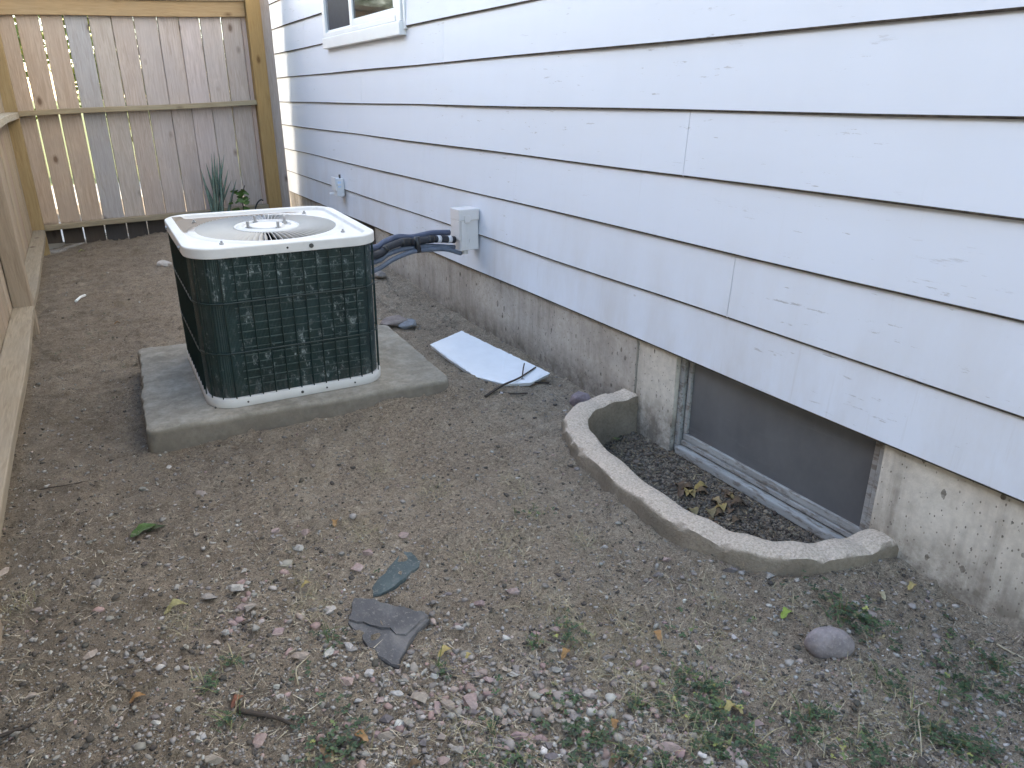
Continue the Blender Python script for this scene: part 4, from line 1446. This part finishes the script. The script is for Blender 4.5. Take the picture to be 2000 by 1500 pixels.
def blades(x, y, L, lean, wid, cols, flat=None, seg=3, c0=.55, c1=.6):
    """curved thin blades; returns V, F, tint"""
    n = len(x)
    a = NR.uniform(0, 6.28, n)
    z = ground_h(x, y)
    Vs = []
    for i in range(seg + 1):
        t = i / seg
        h = L * t * np.cos(lean * (c0 + c1 * t))
        r = L * t * np.sin(lean * (c0 + c1 * t))
        w = wid * (1 - t * .75)
        cx, cy = x + r * np.cos(a), y + r * np.sin(a)
        for s in (-1, 1):
            Vs.append(np.stack([cx - s * w * np.sin(a), cy + s * w * np.cos(a), z + .001 + np.maximum(h, .0015)], -1))
    V = np.stack(Vs, 1).reshape(-1, 3)
    k = 2 * (seg + 1)
    f = np.array([[2 * i, 2 * i + 1, 2 * i + 3, 2 * i + 2] for i in range(seg)])
    F_ = (f[None] + (np.arange(n) * k)[:, None, None]).reshape(-1, 4)
    return V, F_, np.repeat(cols, k, axis=0)


STRAW = [((.42, .36, .26), 4), ((.50, .44, .34), 2), ((.28, .23, .16), 3), ((.10, .078, .056), 8)]
x, y = visible_xy(15000, .6)
keep = (vnoise(x, y, .22, 51) + .5 * vnoise(x, y, .07, 52)) > -.06
x, y = x[keep], y[keep]
n = len(x)
V, F_, T = blades(x, y, NR.uniform(.006, .034, n), NR.uniform(1.36, 1.52, n), NR.uniform(.0004, .0016, n), pick(n, STRAW), c0=.97, c1=.04)
tag(fast_mesh('dry_straw', V, F_, M['leaf'], T), 'short dead straw strewn flat over the dirt', kind='stuff')


def cluster(specs, per, spread=1.0):
    xs, ys = [], []
    for (a, b, r) in specs:
        c = G(a, b)
        s = px_size((a, b), r)
        k = int(per)
        xs.append(c[0] + NR.normal(0, s * .55 * spread, k))
        ys.append(c[1] + NR.normal(0, s * 1.0 * spread, k))
    x, y = np.concatenate(xs), np.concatenate(ys)
    ok = (x > -.45) & (x < 1.76) & ~inside_poly(x, y, SLAB) & ~inside_poly(x, y, [tuple(p) for p in WO] + [(2.2, WO[-1][1]), (2.2, WO[0][1])])
    for s in SLATES: ok &= ~inside_poly(x, y, s)
    return x[ok], y[ok]


TUFT = [(590, 1120, 45), (600, 1190, 35), (710, 1040, 30), (1130, 1245, 40), (1350, 1450, 55), (1270, 1330, 50), (1500, 1350, 45), (1640, 1450, 55), (1200, 1330, 40), (940, 1100, 40), (850, 960, 35), (1000, 1060, 40), (1390, 1260, 45),
        (740, 920, 25), (1080, 1180, 40), (1400, 1180, 40), (1560, 1180, 40), (350, 1210, 30), (30, 1190, 35), (1700, 1330, 40), (900, 1440, 40), (1240, 1230, 40), (1000, 950, 30), (1140, 1060, 25), (1750, 1420, 50), (1310, 1400, 40)]
x, y = cluster(TUFT, 90)
n = len(x)
V, F_, T = blades(x, y, NR.uniform(.015, .06, n), NR.uniform(.7, 1.5, n), NR.uniform(.0003, .0009, n), pick(n, [((.42, .36, .23), 4), ((.50, .43, .30), 2), ((.24, .22, .11), 3)]))
tag(fast_mesh('dry_grass', V, F_, M['leaf'], T), 'thin dead grass standing in sparse wisps on the dirt', kind='stuff')

LEAF_GREEN = [((.045, .080, .036), 5), ((.062, .105, .045), 4), ((.036, .058, .032), 4), ((.13, .17, .06), .8), ((.32, .33, .10), .25), ((.20, .17, .09), .8)]


def weed_arrays(cx, cy, rx, ry, nleaf, size, tall=.025, cols=LEAF_GREEN, blades_n=14):
    """a low clump of three-leaf weed plus some grass blades"""
    x = cx + NR.normal(0, rx, nleaf)
    y = cy + NR.normal(0, ry, nleaf)
    x = x.clip(-.42, 1.755)
    z = ground_h(x, y) + NR.uniform(.004, tall, nleaf)
    col = pick(nleaf, cols, .25)
    Vs, Fs, Ts = [], [], []
    base = 0
    for k in range(3):
        a = NR.uniform(0, 6.28, nleaf) if k == 0 else a + 2.09
        s = size * NR.uniform(.6, 1.25, nleaf)
        px_, py_ = np.cos(a), np.sin(a)
        til = NR.uniform(-.25, .45, nleaf)
        pts = [(0, 0), (.45, .42), (.95, .36), (1.1, 0), (.95, -.36), (.45, -.42)]
        for (u, w) in pts:
            Vs.append(np.stack([x + s * (u * px_ - w * py_), y + s * (u * py_ + w * px_), z + s * u * til + s * abs(w) * .25], -1))
    V = np.stack(Vs, 1).reshape(-1, 3)
    f = np.array([[k * 6 + i for i in q] for k in range(3) for q in ((0, 1, 2, 3), (0, 3, 4, 5))])
    F_ = (f[None] + (np.arange(nleaf) * 18)[:, None, None]).reshape(-1, 4)
    T = np.repeat(col, 18, axis=0)
    if blades_n:
        xb, yb = cx + NR.normal(0, rx, blades_n), cy + NR.normal(0, ry, blades_n)
        V2, F2, T2 = blades(xb.clip(-.42, 1.755), yb, NR.uniform(.02, .06, blades_n), NR.uniform(.2, 1.2, blades_n), NR.uniform(.0008, .0018, blades_n), pick(blades_n, [((.07, .12, .035), 3), ((.20, .20, .08), 2), ((.34, .29, .17), 2)]))
        F_ = np.concatenate([F_, F2 + len(V)])
        V, T = np.concatenate([V, V2]), np.concatenate([T, T2])
    return V, F_, T


WEEDS = [(1650, 1205, 52, 46, 'leafy green weed clump between the window well kerb and the rounded stone'), (1700, 1235, 45, 40, 'dense green weed clump touching the rounded purplish stone'),
         (1380, 1385, 50, 46, None), (1385, 1345, 35, 20, None), (1045, 1008, 30, 16, None), (1105, 1240, 36, 24, None), (660, 1472, 55, 40, 'weed clump with brown leaf in the gravel patch'), (408, 1342, 26, 22, None), (452, 1300, 22, 14, None),
         (447, 1412, 24, 14, None), (1005, 1488, 46, 24, None), (1745, 1345, 40, 30, None), (1885, 1355, 55, 40, None), (1905, 1470, 65, 46, None), (1700, 1478, 70, 44, None), (1560, 1425, 44, 36, None), (1245, 1380, 26, 14, None), (1335, 1320, 24, 14, None),
         (1600, 1400, 30, 20, None), (640, 1250, 22, 18, None), (1045, 1262, 20, 14, None), (865, 1312, 12, 14, None), (1480, 1470, 44, 30, None), (1820, 1430, 50, 34, None), (1380, 1460, 34, 24, None), (1160, 1440, 30, 26, None), (960, 1430, 22, 16, None), (1935, 1300, 30, 24, None), (1230, 1480, 30, 22, None), (1300, 1500, 40, 22, None)]
for (a, b, rx, ry, lab) in WEEDS:
    c = G(a, b)
    s = px_size((a, b), 1)
    el = max(.3, math.sin(math.atan2(CAM[2], math.hypot(c[0], c[1]))))
    small = rx < 40
    V, F_, T = weed_arrays(c[0], c[1], rx * s * .5, ry * s / el * .5, int(8 + rx * ry / 40), .0062 if not lab else .0078, .035 if lab else .022)
    V = V - np.array([c[0], c[1], c[2]])
    o = thing('weed_clump', None, None, tuple(c))
    fast_mesh('foliage', V, F_, M['leaf'], T, parent=o)
    pl = 'in the gravel and dirt around the slates' if a < 1180 else 'in the dirt past the rounded purplish stone' if a > 1660 else 'between the gravel patch and the rounded stone'
    tag(o, lab or 'low green clover clump ' + pl, 'weed', None if lab else 'clover clumps ' + pl)
# sparse single clover leaves between the clumps
pp = np.array([G(NR.uniform(1100, 2050), NR.normal(1420, 80)) for _ in range(700)] + [G(NR.uniform(550, 1300), NR.normal(1420, 90)) for _ in range(110)] + [G(NR.normal(190, 60), NR.normal(640, 50)) for _ in range(60)])
pp = pp[(pp[:, 0] < 1.74) & (pp[:, 1] > .3)]
pp = pp[(vnoise(pp[:, 0], pp[:, 1], .13, 61) > -.05)]
V, F_, T = [], [], []
k = 0
for q in pp:
    a, b, c = weed_arrays(q[0], q[1], .008, .008, 2, .007, .014, blades_n=0)
    V.append(a); F_.append(b + k); T.append(c)
    k += len(a)
tag(fast_mesh('clover_leaves', np.concatenate(V), np.concatenate(F_), M['leaf'], np.concatenate(T)), 'sparse clover leaves creeping over the dirt', kind='stuff')
c = on_plane(1208, 888, 0, 1.68)
V, F_, T = weed_arrays(c[0] - .02, c[1] + .03, .018, .018, 30, .011, .045, blades_n=3)
V[:, 2] += 0
o = thing('well_weed', None, None, tuple(c))
fast_mesh('foliage', V - c, F_, M['leaf'], T, parent=o)
tag(o, 'small bright green weed in the corner of the window well', 'weed')

# dark damp litter on the floor of the well
q = NR.uniform((1.36, .98), (1.79, 2.2), (24000, 2))
wi_ = [tuple(p) for p in WI] + [(2.2, WI[-1][1]), (2.2, WI[0][1])]
q = q[inside_poly(q[:, 0], q[:, 1], wi_)]
pebbles('well_soil', q[:, 0], q[:, 1], np.exp(NR.normal(math.log(.0029), .55, len(q))).clip(.001, .011), pick(len(q), [((.13, .108, .088), 5), ((.17, .145, .12), 4), ((.075, .06, .05), 3), ((.22, .18, .135), 1.5), ((.28, .22, .15), .5)]), 'dark crumbly soil and leaf litter on the floor of the window well', .3)
q = q[:700]
V, F_, T = blades(q[:, 0], q[:, 1], NR.uniform(.01, .035, len(q)), NR.uniform(1.1, 1.5, len(q)), NR.uniform(.0008, .003, len(q)), pick(len(q), [((.20, .14, .08), 3), ((.32, .25, .15), 2), ((.09, .065, .045), 4)]))
tag(fast_mesh('well_litter', V, F_, M['leaf'], T), 'shredded brown leaf bits and stalks on the window well floor', kind='stuff')

# ------------------------------------------------------------------ plants at the back fence
ip = on_plane(426, 440, 1, 7.12)
ib = (ip[0], 7.12, float(ground_h(ip[0], 7.12)))
iris = thing('iris_plant', 'upright blue green sword-leaved plant against the plank fence', 'plant', ib)
tips = [(392, 330), (402, 318), (413, 300), (418, 296), (424, 308), (428, 300), (433, 312), (438, 302), (446, 330), (452, 352), (398, 352), (420, 330), (430, 335), (462, 350)]
for i, (a, b) in enumerate(tips):
    t = on_plane(a, b, 1, 7.10 + .05 * math.sin(i * 2.1))
    b0 = np.array(ib) + np.array([R.uniform(-.05, .05), R.uniform(-.03, .03), 0])
    mb = MB()
    rings = []
    for k in range(6):
        u = k / 5
        c = b0 * (1 - u) + t * u + np.array([0, 0, .02 * math.sin(u * 3.14)])
        w = .014 * (1 - u ** 2.5) + .0008
        rings.append([(c[0] - w, c[1] + .002, c[2]), (c[0], c[1] - .003, c[2]), (c[0] + w, c[1] + .002, c[2]), (c[0], c[1] + .004, c[2])])
    o = build('leaf_blade', mb.loft(rings, True, True, True), M['stone'], iris, smooth=True)
    o.color = (*jit((.17, .26, .21), .25), 1)
vp = on_plane(478, 430, 1, 7.16)
vb = np.array((vp[0], 7.16, float(ground_h(vp[0], 7.16))))
vine = thing('leafy_seedling', 'small leafy green seedling beside the sword-leaved plant', 'plant', tuple(vb))
st_ = [vb, on_plane(476, 408, 1, 7.15), on_plane(472, 388, 1, 7.14), on_plane(478, 362, 1, 7.14)]
build('stem', MB().tube([tuple(q) for q in smooth_path(st_, 4)], .004, 5), M['twig'], vine)
for i in range(20):
    q = np.array(smooth_path(st_, 6))[R.randrange(6, 18)] + np.array([R.gauss(0, .045), R.gauss(0, .03), R.gauss(0, .02)])
    s, a = R.uniform(.05, .085), R.random() * 6.28
    u = Vector((math.cos(a), math.sin(a) * .6, R.uniform(-.3, .5))).normalized()
    w = Vector((-math.sin(a) * .8, math.cos(a) * .3, .6)).normalized()
    pts = [(0, 0), (.4, .35), (.8, .25), (1.05, 0), (.8, -.25), (.4, -.35)]
    v = [tuple(Vector(q) + u * (s * p0) + w * (s * p1)) for p0, p1 in pts]
    v2 = [(a0, b0 + .0008, c0) for a0, b0, c0 in v]
    o = build('leaf', MB().add(v + v2, [(0, 1, 2, 3), (0, 3, 4, 5), (9, 8, 7, 6), (11, 10, 9, 6)]), M['stone'], vine)
    o.color = (*jit((.10, .20, .045), .25), 1)
cb = [tuple(on_plane(a, b, 1, 7.25)) for a, b in ((500, 425), (499, 408), (503, 396), (510, 390), (514, 392))]
tag(build('hose_end', MB().tube([tuple(q) for q in smooth_path(cb, 5)], .007, 6), M['cable'], None, smooth=True), 'short black cable end curling up beside the fence post', 'cable')

# ------------------------------------------------------------------ beyond the fences
nb = thing('shading_house', 'unseen tan house with dark roof, added past the side fence to shade the yard', 'house', (-10, 2, 0))  # added out of view to block the sun from yard and wall
build('wall', MB().box((-14, -9, -.2), (-6, 13.6, 6.2)), M['nb_wall'], nb)
build('roof', MB().add([(-14.3, -9.3, 6.205), (-5.7, -9.3, 6.205), (-5.7, 13.65, 6.205), (-14.3, 13.65, 6.205), (-10, -9.3, 8.6), (-10, 13.65, 8.6)],
                       [(0, 3, 2, 1), (1, 2, 5, 4), (0, 4, 5, 3), (0, 1, 4), (3, 5, 2)]), M['shingle'], nb)


def tree(name, x, y, h, r, label, nl, zc=.5):
    t = thing(name, label, 'tree', (x, y, 0), 'sunlit trees beyond the plank fence')
    mb = MB().tube([(x, y, -.2), (x + .05, y, h * .3), (x - .05, y + .1, h * .62)], [.14, .10, .05], 8)
    for k in range(6):
        a = k * 1.05
        mb.tube([(x, y, h * (.25 + .05 * k)), (x + r * .3 * math.cos(a), y + r * .3 * math.sin(a), h * (.42 + .05 * k)), (x + r * .7 * math.cos(a), y + r * .7 * math.sin(a), h * (.55 + .06 * k))], [.05, .03, .012], 6)
    build('trunk', mb, M['twig'], t)
    cl = NR.normal(0, 1, (26, 3))
    cl /= np.linalg.norm(cl, axis=1)[:, None]
    cl *= NR.uniform(.3, .95, (26, 1))
    k = NR.integers(0, 26, nl)
    c = cl[k] * np.array([r, r, h * .42]) + NR.normal(0, 1, (nl, 3)) * r * .17 + np.array([0, 0, h * .56])
    c[:, 2] = c[:, 2].clip(.15, None)
    u = NR.normal(0, 1, (nl, 3)); u /= np.linalg.norm(u, axis=1)[:, None]
    w = np.cross(u, NR.normal(0, 1, (nl, 3))); w /= np.linalg.norm(w, axis=1)[:, None]
    s = NR.uniform(.04, .09, (nl, 1))
    V = np.stack([c - u * s, c + w * s * .55, c + u * s, c - w * s * .55], 1).reshape(-1, 3)
    F_ = np.arange(nl * 4).reshape(-1, 4)
    T = np.repeat(pick(nl, [((.16, .20, .03), 3), ((.10, .15, .03), 3), ((.26, .27, .04), 2)], .2), 4, axis=0)
    o = fast_mesh('crown', V, F_, M['leaf'], T, parent=t)
    return t


tree('garden_tree', -1.4, 14.5, 3.6, 1.5, 'tall tree seen through the gaps beside the fence corner', 6000)
tree('garden_tree', 1.0, 16.0, 4.2, 1.7, 'tallest tree behind the middle of the plank fence', 6000)
tree('garden_tree', 2.6, 11.5, 1.9, .9, 'low bushy tree past the far corner of the white house', 4000)
